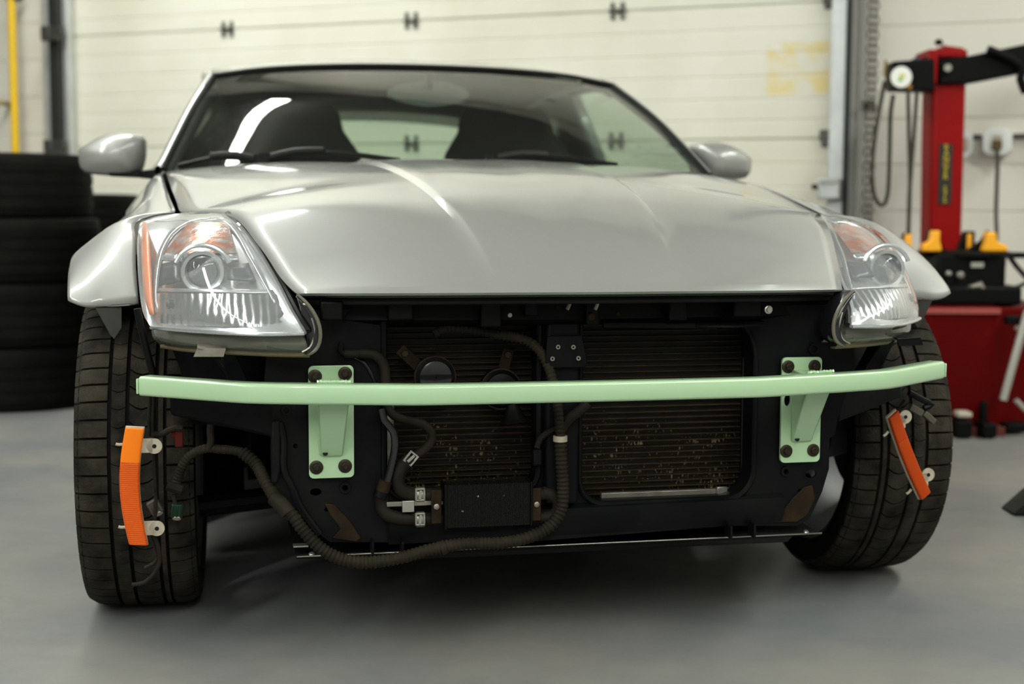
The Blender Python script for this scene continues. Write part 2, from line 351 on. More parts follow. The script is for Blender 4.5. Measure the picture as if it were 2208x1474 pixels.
def plate(name, m, outline, holes, origin, ux, uy, thick, parent, bevel=.0008, mw=None):
    """flat plate with holes: outline and holes in (a,b), laid out on origin + a*ux + b*uy, thick along the normal"""
    cu = bpy.data.curves.new(name, 'CURVE'); cu.dimensions = '2D'; cu.fill_mode = 'BOTH'; cu.extrude = thick / 2; cu.bevel_depth = 0
    for k, poly in enumerate([outline] + holes):
        sp = cu.splines.new('POLY'); sp.points.add(len(poly) - 1)
        for i, (a, b) in enumerate(poly): sp.points[i].co = (a, b, 0, 1)
        sp.use_cyclic_u = True
    t = bpy.data.objects.new('tmp', cu); COL.objects.link(t)
    dg = bpy.context.evaluated_depsgraph_get(); me = bpy.data.meshes.new_from_object(t.evaluated_get(dg))
    bpy.data.objects.remove(t); bpy.data.curves.remove(cu)
    ux, uy = Vector(ux).normalized(), Vector(uy).normalized(); n = ux.cross(uy)
    T = Matrix((ux, uy, n)).transposed().to_4x4(); T.translation = Vector(origin)
    me.transform(T); me.materials.clear(); me.materials.append(m); me.name = name
    b = bmesh.new(); b.from_mesh(me); bmesh.ops.remove_doubles(b, verts=b.verts, dist=1e-6)
    bmesh.ops.dissolve_limit(b, angle_limit=.01, verts=b.verts, edges=b.edges); bmesh.ops.recalc_face_normals(b, faces=b.faces); b.to_mesh(me); b.free()
    o = bpy.data.objects.new(name, me); COL.objects.link(o)
    if parent: o.parent = parent
    if mw is not None: o.matrix_world = mw
    if bevel: k = o.modifiers.new('bevel', 'BEVEL'); k.width = bevel; k.segments = 2; k.limit_method = 'ANGLE'; k.angle_limit = R(40)
    return o
def circ(a, b, r, n=16, ry=None): return [(a + r * math.cos(2 * math.pi * i / n), b + (ry or r) * math.sin(2 * math.pi * i / n)) for i in range(n)]
def rrect(a0, b0, a1, b1, r, n=5, rs=None):
    out = []; rs = rs or (r, r, r, r)
    for (cx, cy, t0, rr) in ((a1 - rs[0], b1 - rs[0], 0, rs[0]), (a0 + rs[1], b1 - rs[1], 90, rs[1]), (a0 + rs[2], b0 + rs[2], 180, rs[2]), (a1 - rs[3], b0 + rs[3], 270, rs[3])):
        for i in range(n + 1):
            t = R(t0 + 90 * i / n); out.append((cx + rr * math.cos(t), cy + rr * math.sin(t)))
    return out
V = Vector
# ================================================================== THE ROOM
HC = 3.75
mwall = MW
def wallbox(name, m, x0, x1, y0, y1, z0, z1, mw=MW):
    return struct(MB().box(((x0 + x1) / 2, (y0 + y1) / 2, (z0 + z1) / 2), (x1 - x0, y1 - y0, z1 - z0)).build(name, m, mw=mw))
RX0, RX1, RY0 = -7.0, 5.5, -13.0           # room in wall coordinates
wallbox('floor', m_floor, RX0, RX1, RY0, 0.3, -.1, 0)
dl, dr = wl(140, 200).x, wl(1800, 200).x    # door opening
def siding(name, x0, x1, z0, z1, offs):     # ribbed siding, grooves every 0.2 m
    prof = []; z = z0; 
    while z < z1 - .001:
        zz = min(z1, z + .198)
        prof += [(0.0, z + .004), (0.0, zz - .004), (.006, zz - .001), (.006, min(z1, zz + .001))]
        z = zz
    rows = [[V((x, offs + y, zz)) for y, zz in prof] for x in (x0, x1)]
    m = MB().grid(rows); m.box(((x0 + x1) / 2, offs + .06, (z0 + z1) / 2), (x1 - x0, .09, z1 - z0))
    return struct(m.build(name, m_wall, mw=MW, fix=False, smooth=20))
wr = siding('wall_back_right', dr, RX1, 0, HC, 0)
wlft = siding('wall_back_left', RX0, dl, 0, HC, 0)
DZ = 3.5
siding('wall_back_header', dl, dr, DZ, HC, 0)
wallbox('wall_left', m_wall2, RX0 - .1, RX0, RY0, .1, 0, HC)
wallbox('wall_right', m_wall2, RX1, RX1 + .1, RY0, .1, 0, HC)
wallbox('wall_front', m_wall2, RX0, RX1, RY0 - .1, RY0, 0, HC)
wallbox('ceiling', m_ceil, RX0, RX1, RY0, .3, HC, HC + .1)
# sectional garage door
zj = wl(1328, 22).z; zj2 = wl(1328, 303).z; sec = zj - zj2
door = bpy.data.objects.new('door_1', None); COL.objects.link(door); door.matrix_world = MW; struct(door)
joints = [zj2 - sec, zj2, zj, zj + sec, zj + 2 * sec, zj + 3 * sec]
z0 = 0.02
edges = [z0] + joints
ys = .03
for i in range(len(edges) - 1):
    a, b = edges[i], edges[i + 1]; L = b - a
    prof = [(ys + .012, a)]; prof += [(ys, a + .006)]
    for k in (.20, .37, .55, .72, .87):
        zc = b - L * k if L > .4 else None
        if zc: pass
    cuts = [b - sec * k for k in (.86, .70, .53, .36, .18) if b - sec * k > a + .03]
    for c in cuts: prof += [(ys, c - .005), (ys + .0035, c - .002), (ys + .0035, c + .002), (ys, c + .005)]
    prof += [(ys, b - .006), (ys + .012, b - .001)]
    rows = [[V((x, y, z)) for y, z in prof] for x in (dl + .005, dr - .005)]
    s = MB().grid(rows); s.box(((dl + dr) / 2, ys + .03, (a + b) / 2), (dr - dl - .01, .03, b - a))
    s.build('door_section', m_door, door, fix=False, smooth=20)
hx = [wl(485, 66).x, wl(882, 48).x, wl(1328, 22).x]
hgap = (hx[2] - hx[0]) / 2
for zz in joints[:-1]:
    for x in (hx[0], hx[1], hx[2]):
        h = MB()
        for sx_ in (-1, 1): h.box((x + sx_ * .024, ys - .004, zz), (.018, .012, .078))
        h.box((x, ys - .006, zz), (.05, .016, .018)); h.cyl((x - .04, ys - .012, zz), (x + .04, ys - .012, zz), .007, n=10)
        h.build('hinge', m_hinge, door, bevel=.002)
for (x, sgn) in ((dl + .03, 1), (dr - .03, -1)):
    ys = -.085 if sgn > 0 else .03; x = x + .03 if sgn > 0 else x
    for zz in joints[:-1]:
        h = MB().box((x - sgn * .02, ys - .03, zz + .01), (.10, .03, .05)); h.box((x - sgn * .05, ys - .05, zz), (.05, .07, .07))
        h.cyl((x - sgn * .09, ys - .05, zz - .03), (x + sgn * .02, ys - .05, zz - .03), .012, n=12)
        h.build('roller_hinge', m_hinge, door, bevel=.003)
# door tracks and seals (setting)
def strip(name, m, px0, px1, off0, off1, z0=0.0, z1=HC - .5, py=200, bev=.003):
    a, b = wl(px0, py, off1).x, wl(px1, py, off1).x
    return struct(MB().box(((a + b) / 2, -(off0 + off1) / 2, (z0 + z1) / 2), (b - a, off1 - off0, z1 - z0)).build(name, m, mw=MW, bevel=bev))
strip('trim_1', m_galv, 131, 148, 0, .05)
strip('trim_2', m_seal, 107, 128, .0, .09)
strip('trim_3', m_galv, 94, 106, 0, .03)
strip('trim_4', m_galv, 1789, 1822, .0, .06)
strip('trim_5', m_seal, 1822, 1831, .0, .075)
strip('trim_6', m_greypipe, 1833, 1842, 0, .04)
strip('trim_7', m_greypipe, 1852, 1862, 0, .025)
# white latch housing on the track
a, b = wl(1766, 384, .09), wl(1812, 430, .09)
t = empty('door_latch', MW @ Matrix.Translation(V(((a.x + b.x) / 2, -.06, b.z))), 'white box shaped latch housing on the right door track', 'latch')
w_, h_ = b.x - a.x, a.z - b.z
MB().box((0, -.02, h_ / 2), (w_, .09, h_)).build('latch_body', m_galv, t, bevel=.008)
MB().box((0, -.072, h_ * .86), (w_ * .9, .02, .012)).build('latch_rib', m_galv, t, bevel=.002)
MB().cyl((-w_ / 2 - .03, -.03, h_ * .6), (-w_ / 2, -.03, h_ * .6), .012).build('latch_knob', m_bolt, t, bevel=.002)
# yellow pipe on the wall, left
a, b = wl(19, 0, .05), wl(37, 0, .05); px_ = (a.x + b.x) / 2
t = empty('gas_pipe', MW @ Matrix.Translation(V((wl(30, 300, .12).x, -.05, 0))), 'bright yellow vertical pipe on the wall at far left', 'pipe')
MB().cyl((0, -.06, .1), (0, -.06, HC - .3), .021, n=20).build('pipe', m_yellowpipe, t)
for z in (.5, 1.9, 3.2): MB().box((0, -.035, z), (.06, .07, .02)).build('pipe_clamp', m_hinge, t, bevel=.002)
# yellow valve handle at the frame's left edge
p = wl(-2, 222, .10)
t = empty('valve_handle', MW @ Matrix.Translation(V((p.x, 0, p.z))), 'small ochre valve handle poking in at the left frame edge', 'valve')
MB().cyl((0, 0, 0), (0, -.1, 0), .012).build('stem', m_hinge, t)
MB().box((0.01, -.1, 0), (.055, .012, .022)).build('handle', mat('ochre_paint', (.35, .24, .03), .5), t, bevel=.004)
# chain hoist at the right of the door
p0 = wl(1877, 0, .06); 
def chain_links(name, px, off, z0, z1, label):
    x = wl(px, 250, off).x; m = MB(); z = z0; k = 0
    while z < z1:
        c = V((0, 0, z - z0)); r = []
        for i in range(10):
            t_ = 2 * math.pi * i / 10; a = V((math.cos(t_) * .011, 0, math.sin(t_) * .021))
            if k % 2: a = V((0, a.x, a.z))
            r.append(c + a)
        m.tube(r + [r[0]], .0042, 5, smooth=False, caps=False); z += .031; k += 1
    o = m.build(name, m_chain, smooth=180, mw=MW @ Matrix.Translation(V((x, -off, z0))))
    return tag(o, label, 'chain', 'hoist chain strands beside the door')
chain_links('hoist_chain', 1872, .07, .55, 3.4, 'left strand of the hanging grey chain beside the right door track')
chain_links('hoist_chain', 1883, .05, .55, 3.4, 'right strand of the hanging grey chain, nearer the red machine')
p = wl(1873, 224, .05)
t = empty('chain_holder', MW @ Matrix.Translation(V((p.x, 0, p.z))), 'small dark chain keeper bracket on the wall behind the chain', 'bracket')
MB().box((0, -.02, 0), (.05, .04, .035)).build('back_plate', m_hinge, t, bevel=.004)
MB().cyl((-.02, -.04, .0), (-.02, -.09, 0), .01).build('peg', m_hinge, t)
# outlet boxes with cord
def outlet(px0, px1, py0, py1, label, plug=False):
    a, b = wl(px0, py0, .07), wl(px1, py1, .07); w, h = b.x - a.x, a.z - b.z
    t = empty('outlet_box', MW @ Matrix.Translation(V(((a.x + b.x) / 2, 0, b.z))), label, 'outlet box', 'white outlet boxes on the wall')
    out = [(x, z) for x, z in rrect(-w / 2, 0, w / 2, h, .022, 1)]
    plate('box', m_white, out, [], (0, -.035, 0), (1, 0, 0), (0, 0, 1), .07, t, .005)
    MB().box((0, -.075, h * .5), (w * .33, .012, h * .5)).build('socket', m_whitepl, t, bevel=.003)
    if plug: MB().box((0, -.09, h * .36), (.04, .03, .04)).build('plug', mat('brass_brown', (.10, .07, .02), .4, .4), t, bevel=.004)
    return t
outlet(2066, 2096, 283, 340, 'white outlet box half hidden behind the red machine post')
ob = outlet(2121, 2180, 277, 334, 'white outlet box on the wall with a cord plugged in, right of the red post', True)
a = wl(2150, 322, .1); b = wl(2146, 540, .1)
t = tag(MB().tube([(0, 0, 0), (.004, -.01, -.06), ((b.x - a.x) * .6, 0, (b.z - a.z) * .6), (b.x - a.x, .0, b.z - a.z), (b.x - a.x - .05, .02, b.z - a.z - .3)], .0085, 8, .03).build('power_cord', m_cord, mw=MW @ Matrix.Translation(a)), 'dark power cord hanging straight down from the outlet box', 'cord')
a, b = wl(2098, 296, .03), wl(2118, 296, .03); c = wl(2184, 294, .03); d = wl(2300, 294, .03)
tag(MB().cyl((0, 0, 0), (b.x - a.x, 0, 0), .012).build('electrical_conduit', mat('dark_conduit', (.05, .045, .035), .5), mw=MW @ Matrix.Translation(a)), 'short dark conduit joining the two outlet boxes on the wall', 'conduit')
tag(MB().cyl((0, 0, 0), (d.x - c.x, 0, 0), .012).build('electrical_conduit', bpy.data.materials['dark_conduit'], mw=MW @ Matrix.Translation(c)), 'dark conduit running right from the outlet box to the frame edge', 'conduit')
# ceiling lamps, long strips square to the door
lamps = []
def car_to_world(x, y): return MC @ V((x, y, 0))
base = MW.inverted() @ car_to_world(-1.0, 3.45)
k = 0
names = {-1: 'left', 0: 'middle', 1: 'right'}
for ci, cx_ in ((0, 0), (1, 3.0), (2, 5.6)):
    for ri, yy in enumerate((-1.75, -4.19, -6.63, -9.07, -11.51)):
        x = base.x + cx_
        if not (RX0 + .3 < x < RX1 - .2): continue
        if ci == 1 and ri < 3: continue  # middle row: unseen lamps added to brighten the crash bar and hood front
        t = empty('ceiling_light', MW @ Matrix.Translation(V((x, yy, HC - .02))),
                  'long white ceiling light with lit diffuser, %s row, %s from the garage door' % (('left', 'middle', 'right')[ci], ('first', 'second', 'third', 'fourth', 'fifth')[ri]), 'ceiling light', 'tube lights on the ceiling')
        MB().box((0, 0, -.05), (.20, 2.42, .06)).build('housing', m_lamphouse, t, bevel=.006)
        MB().prism([V((-.11, -1.18, -.085)), V((-.085, -1.18, -.125)), V((.085, -1.18, -.125)), V((.11, -1.18, -.085))], (0, 2.36, 0)).build('diffuser', m_tube, t)
        MB().box((0, -1.195, -.1), (.18, .03, .05)).build('end_cap', m_lamphouse, t)
        MB().box((0, 1.195, -.1), (.18, .03, .05)).build('end_cap', m_lamphouse, t)
# ================================================================== THE CAR
car = empty('sports_car', MC, 'silver two door sports car with its front bumper removed and a pale green crash bar', 'car')
# ---- hood
side = [V(p) for p in ((.487, -.512, .649), (.500, -.478, .661), (.514, -.441, .678), (.531, -.387, .707), (.553, -.319, .739), (.571, -.252, .763), (.595, -.174, .778), (.638, -.085, .7815), (.682, .023, .781), (.698, .20, .808), (.715, .42, .842), (.728, .65, .868), (.738, .86, .880))]
crs = [V(p) for p in ((.150, -.607, .6535), (.156, -.575, .668), (.162, -.525, .694), (.170, -.44, .735), (.180, -.34, .773), (.192, -.225, .807), (.201, -.12, .829), (.209, -.023, .8465), (.219, .09, .863), (.229, .22, .8785), (.243, .42, .8965), (.258, .65, .9075), (.270, .86, .905))]
ctr = [V(p) for p in ((0, -.628, .6545), (0, -.592, .670), (0, -.54, .697), (0, -.45, .739), (0, -.345, .777), (0, -.23, .811), (0, -.12, .834), (0, -.02, .852), (0, .09, .868), (0, .22, .884), (0, .42, .902), (0, .65, .913), (0, .86, .911))]
NS = 46
side_r, crs_r, ctr_r = [], [], []
def resample_i(pts, n):      # uniform in control index
    P = [pts[0] * 2 - pts[1]] + pts + [pts[-1] * 2 - pts[-2]]; out = []
    for i in range(n):
        s = (len(pts) - 1) * i / (n - 1); k = min(int(s), len(pts) - 2); t = s - k; a, b, c, d = P[k:k + 4]
        out.append(.5 * ((2 * b) + (c - a) * t + (2 * a - 5 * b + 4 * c - d) * t * t + (3 * b - a - 3 * c + d) * t ** 3))
    return out
side_r, crs_r, ctr_r = resample_i(side, NS), resample_i(crs, NS), resample_i(ctr, NS)
rows = []
for i in range(NS):
    u = i / (NS - 1); fr = min(1, u * 4)
    s_, c_, m_ = side_r[i], crs_r[i], ctr_r[i]
    half = []
    for k in range(6):                       # centre to crease
        t = k / 6; p = m_.lerp(c_, t); p.z += .004 * (1 - (2 * t - 1) ** 2) * fr; half.append(p)
    half.append(c_ + V((-.003, 0, .0025 * fr))); half.append(c_ + V((.002, 0, .0012 * fr)))
    dz = .0055 * min(1, u * 2.2)
    half.append(c_ + V((.014, 0, -dz)))
    for k in range(1, 13):
        t = k / 12; p = (c_ + V((.014, 0, -dz))).lerp(s_, t)
        bul = (.007 * min(1, u * 3) + .007) * (1 - (2 * t - 1) ** 2)
        p.z += bul if u > .02 else bul * .12
        if u <= .2: p.y -= .020 * (1 - (2 * t - 1) ** 2) * (1 - u * 5)
        half.append(p)
    rows.append([V((-p.x, p.y, p.z)) for p in reversed(half[1:])] + half)
# rolled front lip
lip = [[p + V((0, .004, -.004)) for p in rows[0]]]
lip.insert(0, [p + V((0, .030, -.010)) for p in rows[0]])
MB().grid(lip + rows).build('hood', m_silver, car, smooth=24, solid=.004)
# hood underside edge seal
MB().tube([p + V((0, .035, -.016)) for p in rows[0]], .006, 8, .02).build('hood_seal', m_trim, car)
# ---- fenders
def fender(sg):
    f = lambda *a: [V((sg * x, y, z)) for x, y, z in a]
    st = []
    # every station: from the hood edge outward and down
    def arch(y):
        r = .372; return .318 + math.sqrt(max(0, r * r - y * y)) if abs(y) < r else .318
    seam = resample([(.686, .023, .779), (.702, .20, .806), (.719, .42, .840), (.732, .65, .866), (.742, .90, .878)], 40)
    def seam_at(y):
        for a, b in zip(seam, seam[1:]):
            if a.y <= y <= b.y: return a.lerp(b, (y - a.y) / (b.y - a.y))
        return seam[0] if y < seam[0].y else seam[-1]
    secs = [(.023, [(.690, .781), (.735, .780), (.770, .769), (.800, .753), (.835, .732), (.868, .711), (.888, .693)]),
            (.20, [(.706, .808), (.745, .808), (.778, .791), (.806, .768), (.838, .742), (.872, .718), (.894, .698)]),
            (.42, [(.723, .842), (.752, .836), (.785, .803), (.808, .775), (.842, .744), (.872, .718), (.892, .698)]),
            (.65, [(.736, .868), (.764, .862), (.796, .815), (.818, .780), (.846, .744), (.868, .712), (.880, .690)]),
            (.97, [(.746, .882), (.772, .872), (.796, .830), (.820, .785), (.846, .740), (.862, .700), (.868, .660)])]
    for y in (.023, .05, .08, .12, .16, .20, .25, .30, .34, .37, .40, .50, .62, .76, .90, .97):
        k = 0
        while k < len(secs) - 2 and secs[k + 1][0] < y: k += 1
        t = (y - secs[k][0]) / (secs[k + 1][0] - secs[k][0])
        pts = [V((a[0] * (1 - t) + b[0] * t, y, a[1] * (1 - t) + b[1] * t)) for a, b in zip(secs[k][1], secs[k + 1][1])]
        z_end = arch(y) if abs(y) < .372 else .33
        xe = pts[-1].x
        if z_end < pts[-1].z - .03: pts += [V((xe + .002, y, (z_end + pts[-1].z) / 2)), V((xe - .003, y, z_end))]
        else: pts[-1] = V((xe, y, max(z_end + .004, .682)))
        top7 = resample(pts[:7], 15); 
        st.append([V((sg * p.x, p.y, p.z)) for p in top7 + [pts[-1] + V((-.003, 0, -.003))]])
    rear = MB().grid(st)
    # front piece: between the lamp and the wheel arch, ends on the bumper joint
    edge = [V((.690, .023, .781)), V((.725, .01, .778)), V((.768, -.01, .762))] + [V((-p.x, p.y, p.z)) for p in (q(295, 515, .11), q(294, 560, .17), q(297, 610, .205), q(301, 656, .225))]
    arc_ = []
    for i in range(9):
        t = i / 8; y = -.19 * t + .023 * (1 - t); arc_.append(V((.893 - .008 * t * t, y, .318 + math.sqrt(.372 ** 2 - y * y) - .018 * t)))
    bot = [edge[-1], V((.80, -.210, .610)), V((.85, -.203, .609)), arc_[-1]]
    top = [V((p.x * sg, p.y, p.z)) for p in st[0]]
    rr = coons(bot, top, list(reversed(edge)), list(reversed(arc_)), 16, 16, lambda u, v: V((0, -.006 * math.sin(math.pi * u) * math.sin(math.pi * v), .006 * math.sin(math.pi * u) * math.sin(math.pi * v))))
    rear.grid([[V((sg * p.x, p.y, p.z)) for p in r] for r in rr])
    # returned flange along the bottom edge
    fl = resample(bot, 14); rear.grid([[V((sg * p.x, p.y, p.z)) for p in fl], [V((sg * p.x, p.y + .03, p.z - .004)) for p in fl]])
    fo = rear.build('front_fender', m_silver, car, smooth=60, solid=.003, weld=2e-3)
    k = fo.modifiers.new('even', 'SMOOTH'); k.factor = .5; k.iterations = 2; fo.modifiers.move(1, 0)
    # plastic bracket hanging below the fender
    MB().prism([V((-sg * p.x, p.y, p.z)) for p in (q(206, 664, .20), q(262, 662, .20), q(262, 706, .20), q(246, 730, .20), q(238, 722, .20))], (0, .004, 0)).build('fender_bracket', mat('dull_grey_plastic', (.030, .029, .025), .5), fo)
    return fo
for sg in (-1, 1): fender(sg)
# ---- windshield, roof, pillars
wb = [V((-.746, .931, .885)), V((-.55, .80, .893)), V((-.30, .72, .897)), V((0, .69, .898)), V((.30, .72, .897)), V((.55, .80, .893)), V((.746, .931, .885))]
wt = [V((-.611, 1.468, 1.178)), V((-.45, 1.42, 1.197)), V((-.24, 1.39, 1.207)), V((0, 1.38, 1.210)), V((.24, 1.39, 1.207)), V((.45, 1.42, 1.197)), V((.611, 1.468, 1.178))]
pl = [V((-.746, .931, .885)), V((-.708, 1.06, .973)), V((-.666, 1.225, 1.069)), V((-.611, 1.468, 1.178))]
wsr = coons(wb, wt, pl, mir(pl), 30, 16, lambda u, v: V((0, -.005, .003)) * math.sin(math.pi * v) * (1 - (2 * u - 1) ** 4) )
ws = MB().grid(wsr).build('windshield', m_glass, car, smooth=180)
e = resample(pl, 12); MB().tube([p + V((0, .0, .004)) for p in resample(wt, 20)], .007, 8, .03).build('windshield_seal', m_trim, car)
for sg in (-1, 1):
    P = [V((-sg * p.x, p.y, p.z)) for p in resample(pl, 14)]
    MB().tube([p + V((0, 0, .003)) for p in P], .008, 8, .03).build('windshield_seal', m_trim, car)
    r_ = []
    for i, p in enumerate(P):
        w = .045; o = V((sg, 0, 0))
        r_.append([p + V((sg * .004, .002, .006)), p + V((sg * .010, .012, .014)), p + V((sg * .020, .030, .012)), p + V((sg * .028, .050, .000)), p + V((sg * .026, .065, -.03)), p + V((sg * .012, .05, -.02))])
    MB().grid(r_, close=True).build('windshield_pillar', m_silver, car, smooth=60)
def roofsec(y, hw, ze, zc, n=17):
    row = []
    for i in range(n):
        t = -1 + 2 * i / (n - 1); row.append(V((hw * t, y + (0.085 * t * t if y < 1.6 else .03 * t * t), zc - (zc - ze) * abs(t) ** 2.4)))
    return row
fr = resample(wt, 17)
rr = [[p + V((0, .008, .004)) for p in fr], [p + V((0, .03, .012)) for p in fr], roofsec(1.60, .618, 1.215, 1.254), roofsec(1.80, .618, 1.234, 1.276), roofsec(2.05, .612, 1.238, 1.286), roofsec(2.35, .60, 1.220, 1.270), roofsec(2.60, .58, 1.180, 1.235)]
MB().grid(rr).build('roof', m_silver, car, smooth=60, solid=.004)
lin = [[p + V((0, .02, -.02)) for p in r] for r in rr]
MB().grid(lin).build('headliner', m_headliner, car, smooth=60)
# hatch frame with glass opening
hp = [V((0, 2.60, 1.232)), V((0, 2.95, 1.165)), V((0, 3.30, 1.03)), V((0, 3.42, .975))]
def hs(y, zc, hw, drop, n=17): return [V((hw * (-1 + 2 * i / (n - 1)), y, zc - drop * abs(-1 + 2 * i / (n - 1)) ** 2.2)) for i in range(n)]
hr = [hs(2.60, 1.232, .57, .057), hs(2.78, 1.205, .565, .055), hs(2.92, 1.172, .56, .05), hs(3.30, 1.030, .56, .04), hs(3.42, .965, .56, .03), hs(3.55, .93, .56, .03)]
ga = MB(); idx = list(range(17))
ga.grid([hr[0], hr[1], hr[2]]); ga.grid([hr[4], hr[5]])
ga.grid([[hr[k][i] for i in (0, 1)] for k in range(2, 5)]); ga.grid([[hr[k][i] for i in (15, 16)] for k in range(2, 5)])
ga.build('hatch_frame', m_silver, car, smooth=60, solid=.03)
MB().grid([hr[2][1:16], [a.lerp(b, .5) + V((0, 0, .01)) for a, b in zip(hr[2][1:16], hr[4][1:16])], hr[4][1:16]]).build('rear_window', m_glass, car, smooth=180)
# sides: door glass, rear quarter, lower body
for sg in (-1, 1):
    def s_(x, y, z): return V((sg * x, y, z))
    # upper rail and B pillar and quarter panel
    rail = MB(); P = [(.622, 1.50, 1.165), (.628, 1.62, 1.190), (.628, 1.80, 1.205), (.62, 2.05, 1.208), (.605, 2.35, 1.19), (.585, 2.60, 1.16)]
    rail.tube([s_(*p) for p in P], .024, 8, .05).build('roof_rail', m_silver, car, smooth=60)
    qg = MB().grid([[s_(.625, 2.02, 1.20), s_(.60, 2.35, 1.19), s_(.57, 2.60, 1.17), s_(.56, 2.92, 1.12), s_(.56, 3.42, .93)],
                    [s_(.72, 2.07, 1.02), s_(.72, 2.35, 1.02), s_(.72, 2.60, 1.01), s_(.72, 2.92, .98), s_(.70, 3.42, .90)],
                    [s_(.79, 2.13, .885), s_(.82, 2.35, .89), s_(.84, 2.60, .90), s_(.84, 2.92, .90), s_(.76, 3.42, .87)]]).build('quarter_panel', m_silver, car, smooth=60, solid=.05, offset=0)
    MB().grid([[s_(.755, .95, .885), s_(.78, 1.3, .875), s_(.79, 1.7, .872), s_(.79, 2.13, .878)], [s_(.70, 1.12, .99), s_(.70, 1.35, 1.03), s_(.695, 1.7, 1.05), s_(.70, 2.08, 1.05)], [s_(.65, 1.45, 1.155), s_(.645, 1.6, 1.185), s_(.64, 1.8, 1.20), s_(.63, 2.03, 1.20)]]).build('side_window', m_glass, car, smooth=180)
    low = [[s_(.745, .93, .885), s_(.79, 1.3, .875), s_(.80, 1.7, .872), s_(.81, 2.13, .88), s_(.84, 2.6, .90), s_(.80, 3.1, .90), s_(.70, 3.5, .90)],
           [s_(.84, .93, .78), s_(.86, 1.3, .78), s_(.865, 1.7, .78), s_(.88, 2.13, .79), s_(.905, 2.6, .80), s_(.88, 3.1, .80), s_(.76, 3.5, .80)],
           [s_(.868, .93, .60), s_(.875, 1.3, .60), s_(.875, 1.7, .60), s_(.885, 2.13, .62), s_(.915, 2.45, .70), s_(.89, 3.1, .62), s_(.77, 3.55, .60)],
           [s_(.84, .50, .12), s_(.85, 1.3, .11), s_(.85, 1.7, .11), s_(.86, 2.2, .12), s_(.90, 2.40, .68), s_(.86, 3.1, .28), s_(.74, 3.55, .30)]]
    MB().grid(low).build('body_side', m_silver, car, smooth=60, solid=.004)
MB().grid([[V((x, 3.52 + (0 if abs(x) > .5 else .03), z)) for x in (-.74, -.45, 0, .45, .74)] for z in (.93, .75, .4, .13)]).build('rear_panel', m_silver, car, smooth=60, solid=.004)
# ---- interior
def seat(x):
    s = MB().grid([[V((x + dx * w, y - .03 * (1 - abs(dx)) , z)) for dx in (-1, -.8, -.4, 0, .4, .8, 1)] for (y, z, w) in ((1.78, .35, .24), (1.84, .60, .25), (1.90, .80, .245), (1.95, .93, .20), (1.98, 1.00, .15), (2.00, 1.06, .135), (2.01, 1.10, .11))])
    o = s.build('seat', m_interior, car, smooth=180, solid=.11)
    MB().box((x, 1.6, .36), (.48, .5, .16)).build('seat_cushion', m_interior, o, bevel=.04)
seat(-.36); seat(.36)
MB().grid([[V((x, y, z)) for x in (-.70, -.35, 0, .35, .70)] for y, z in ((.74, .865), (.95, .885), (1.10, .86), (1.18, .74), (1.16, .45))]).build('dashboard', m_interior, car, smooth=60, solid=.01)
MB().grid([[V((x, y, z)) for x in (.22, .30, .38, .46, .54)] for y, z in ((.95, .885), (1.0, .905), (1.10, .905), (1.14, .87))]).build('instrument_hood', m_interior, car, smooth=180)
st_ = MB(); st_.tube([V((.38 + .17 * math.cos(2 * math.pi * i / 24), 1.30 - .05 * math.sin(2 * math.pi * i / 24), .78 + .165 * math.sin(2 * math.pi * i / 24))) for i in range(25)], .014, 8, .03, caps=False)
st_.box((.38, 1.29, .78), (.30, .03, .05)).box((.38, 1.29, .70), (.05, .03, .14)); st_.build('steering_wheel', m_interior, car, smooth=60)
a = q(925, 202, -1.42)
mo = MB().grid([[V((a.x + .125 * c * (1 - .18 * abs(s) ** 3), a.y + k, a.z + .038 * s)) for c, s in ((math.cos(2 * math.pi * i / 28), math.sin(2 * math.pi * i / 28)) for i in range(28))] for k in (.0, .03)], close=True)
mo.add([V((a.x + .125 * math.cos(2 * math.pi * i / 28) * (1 - .18 * abs(math.sin(2 * math.pi * i / 28)) ** 3), a.y, a.z + .038 * math.sin(2 * math.pi * i / 28))) for i in range(28)], [tuple(range(28))])
mo = mo.build('rear_view_mirror', mat('mirror_back_grey', (.10, .105, .095), .35), car)
MB().cyl((a.x, a.y, a.z + .02), (a.x, a.y - .02, a.z + .065), .014).build('mirror_stalk', m_trim, mo)
MB().box((0, 2.0, .32), (1.4, 2.6, .06)).build('cabin_floor', m_interior, car)
MB().grid([[V((x, y, z)) for x in (-.72, 0, .72)] for y, z in ((2.1, .88), (2.6, .90), (3.45, .90))]).build('luggage_cover', m_interior, car, solid=.01)
MB().grid([[V((x, .66 if z > .8 else .64, z)) for x in (-.74, -.4, 0, .4, .74)] for z in (.15, .5, .80, .865)]).build('firewall', m_black, car)
# ---- cowl and wipers
MB().grid([[V((x, .86 + (.07 * abs(x / .72) ** 2 if k else 0) - (.16 * (1 - abs(x / .72) ** 2) if k == 0 else .12 * (1 - abs(x / .72) ** 2)) + .05 * k, .868 + .014 * k + .008 * (1 - abs(x / .72)))) for x in (-.72, -.5, -.25, 0, .25, .5, .72)] for k in (0, 1)]).build('cowl', m_blackpl, car, smooth=60)
def wiper(a, b, pivot):
    bl = MB(); P = resample([a, a.lerp(b, .5) + V((0, 0, .012)), b], 16); bl.tube(P, .007, 6, .03)
    o = bl.build('wiper', m_trim, car)
    mid = a.lerp(b, .42) + V((0, 0, .016))
    MB().tube([pivot, pivot.lerp(mid, .5) + V((0, 0, .008)), mid], .011, 8, .03).build('wiper_arm', m_trim, o)
    MB().cyl(pivot + V((0, 0, -.02)), pivot + V((0, 0, .014)), .016).build('wiper_pivot', m_trim, o)
wiper(q(385, 357, -.88), q(552, 343, -.80), q(560, 346, -.80))
wiper(q(580, 335, -.80), q(862, 346, -.70), q(572, 343, -.80))
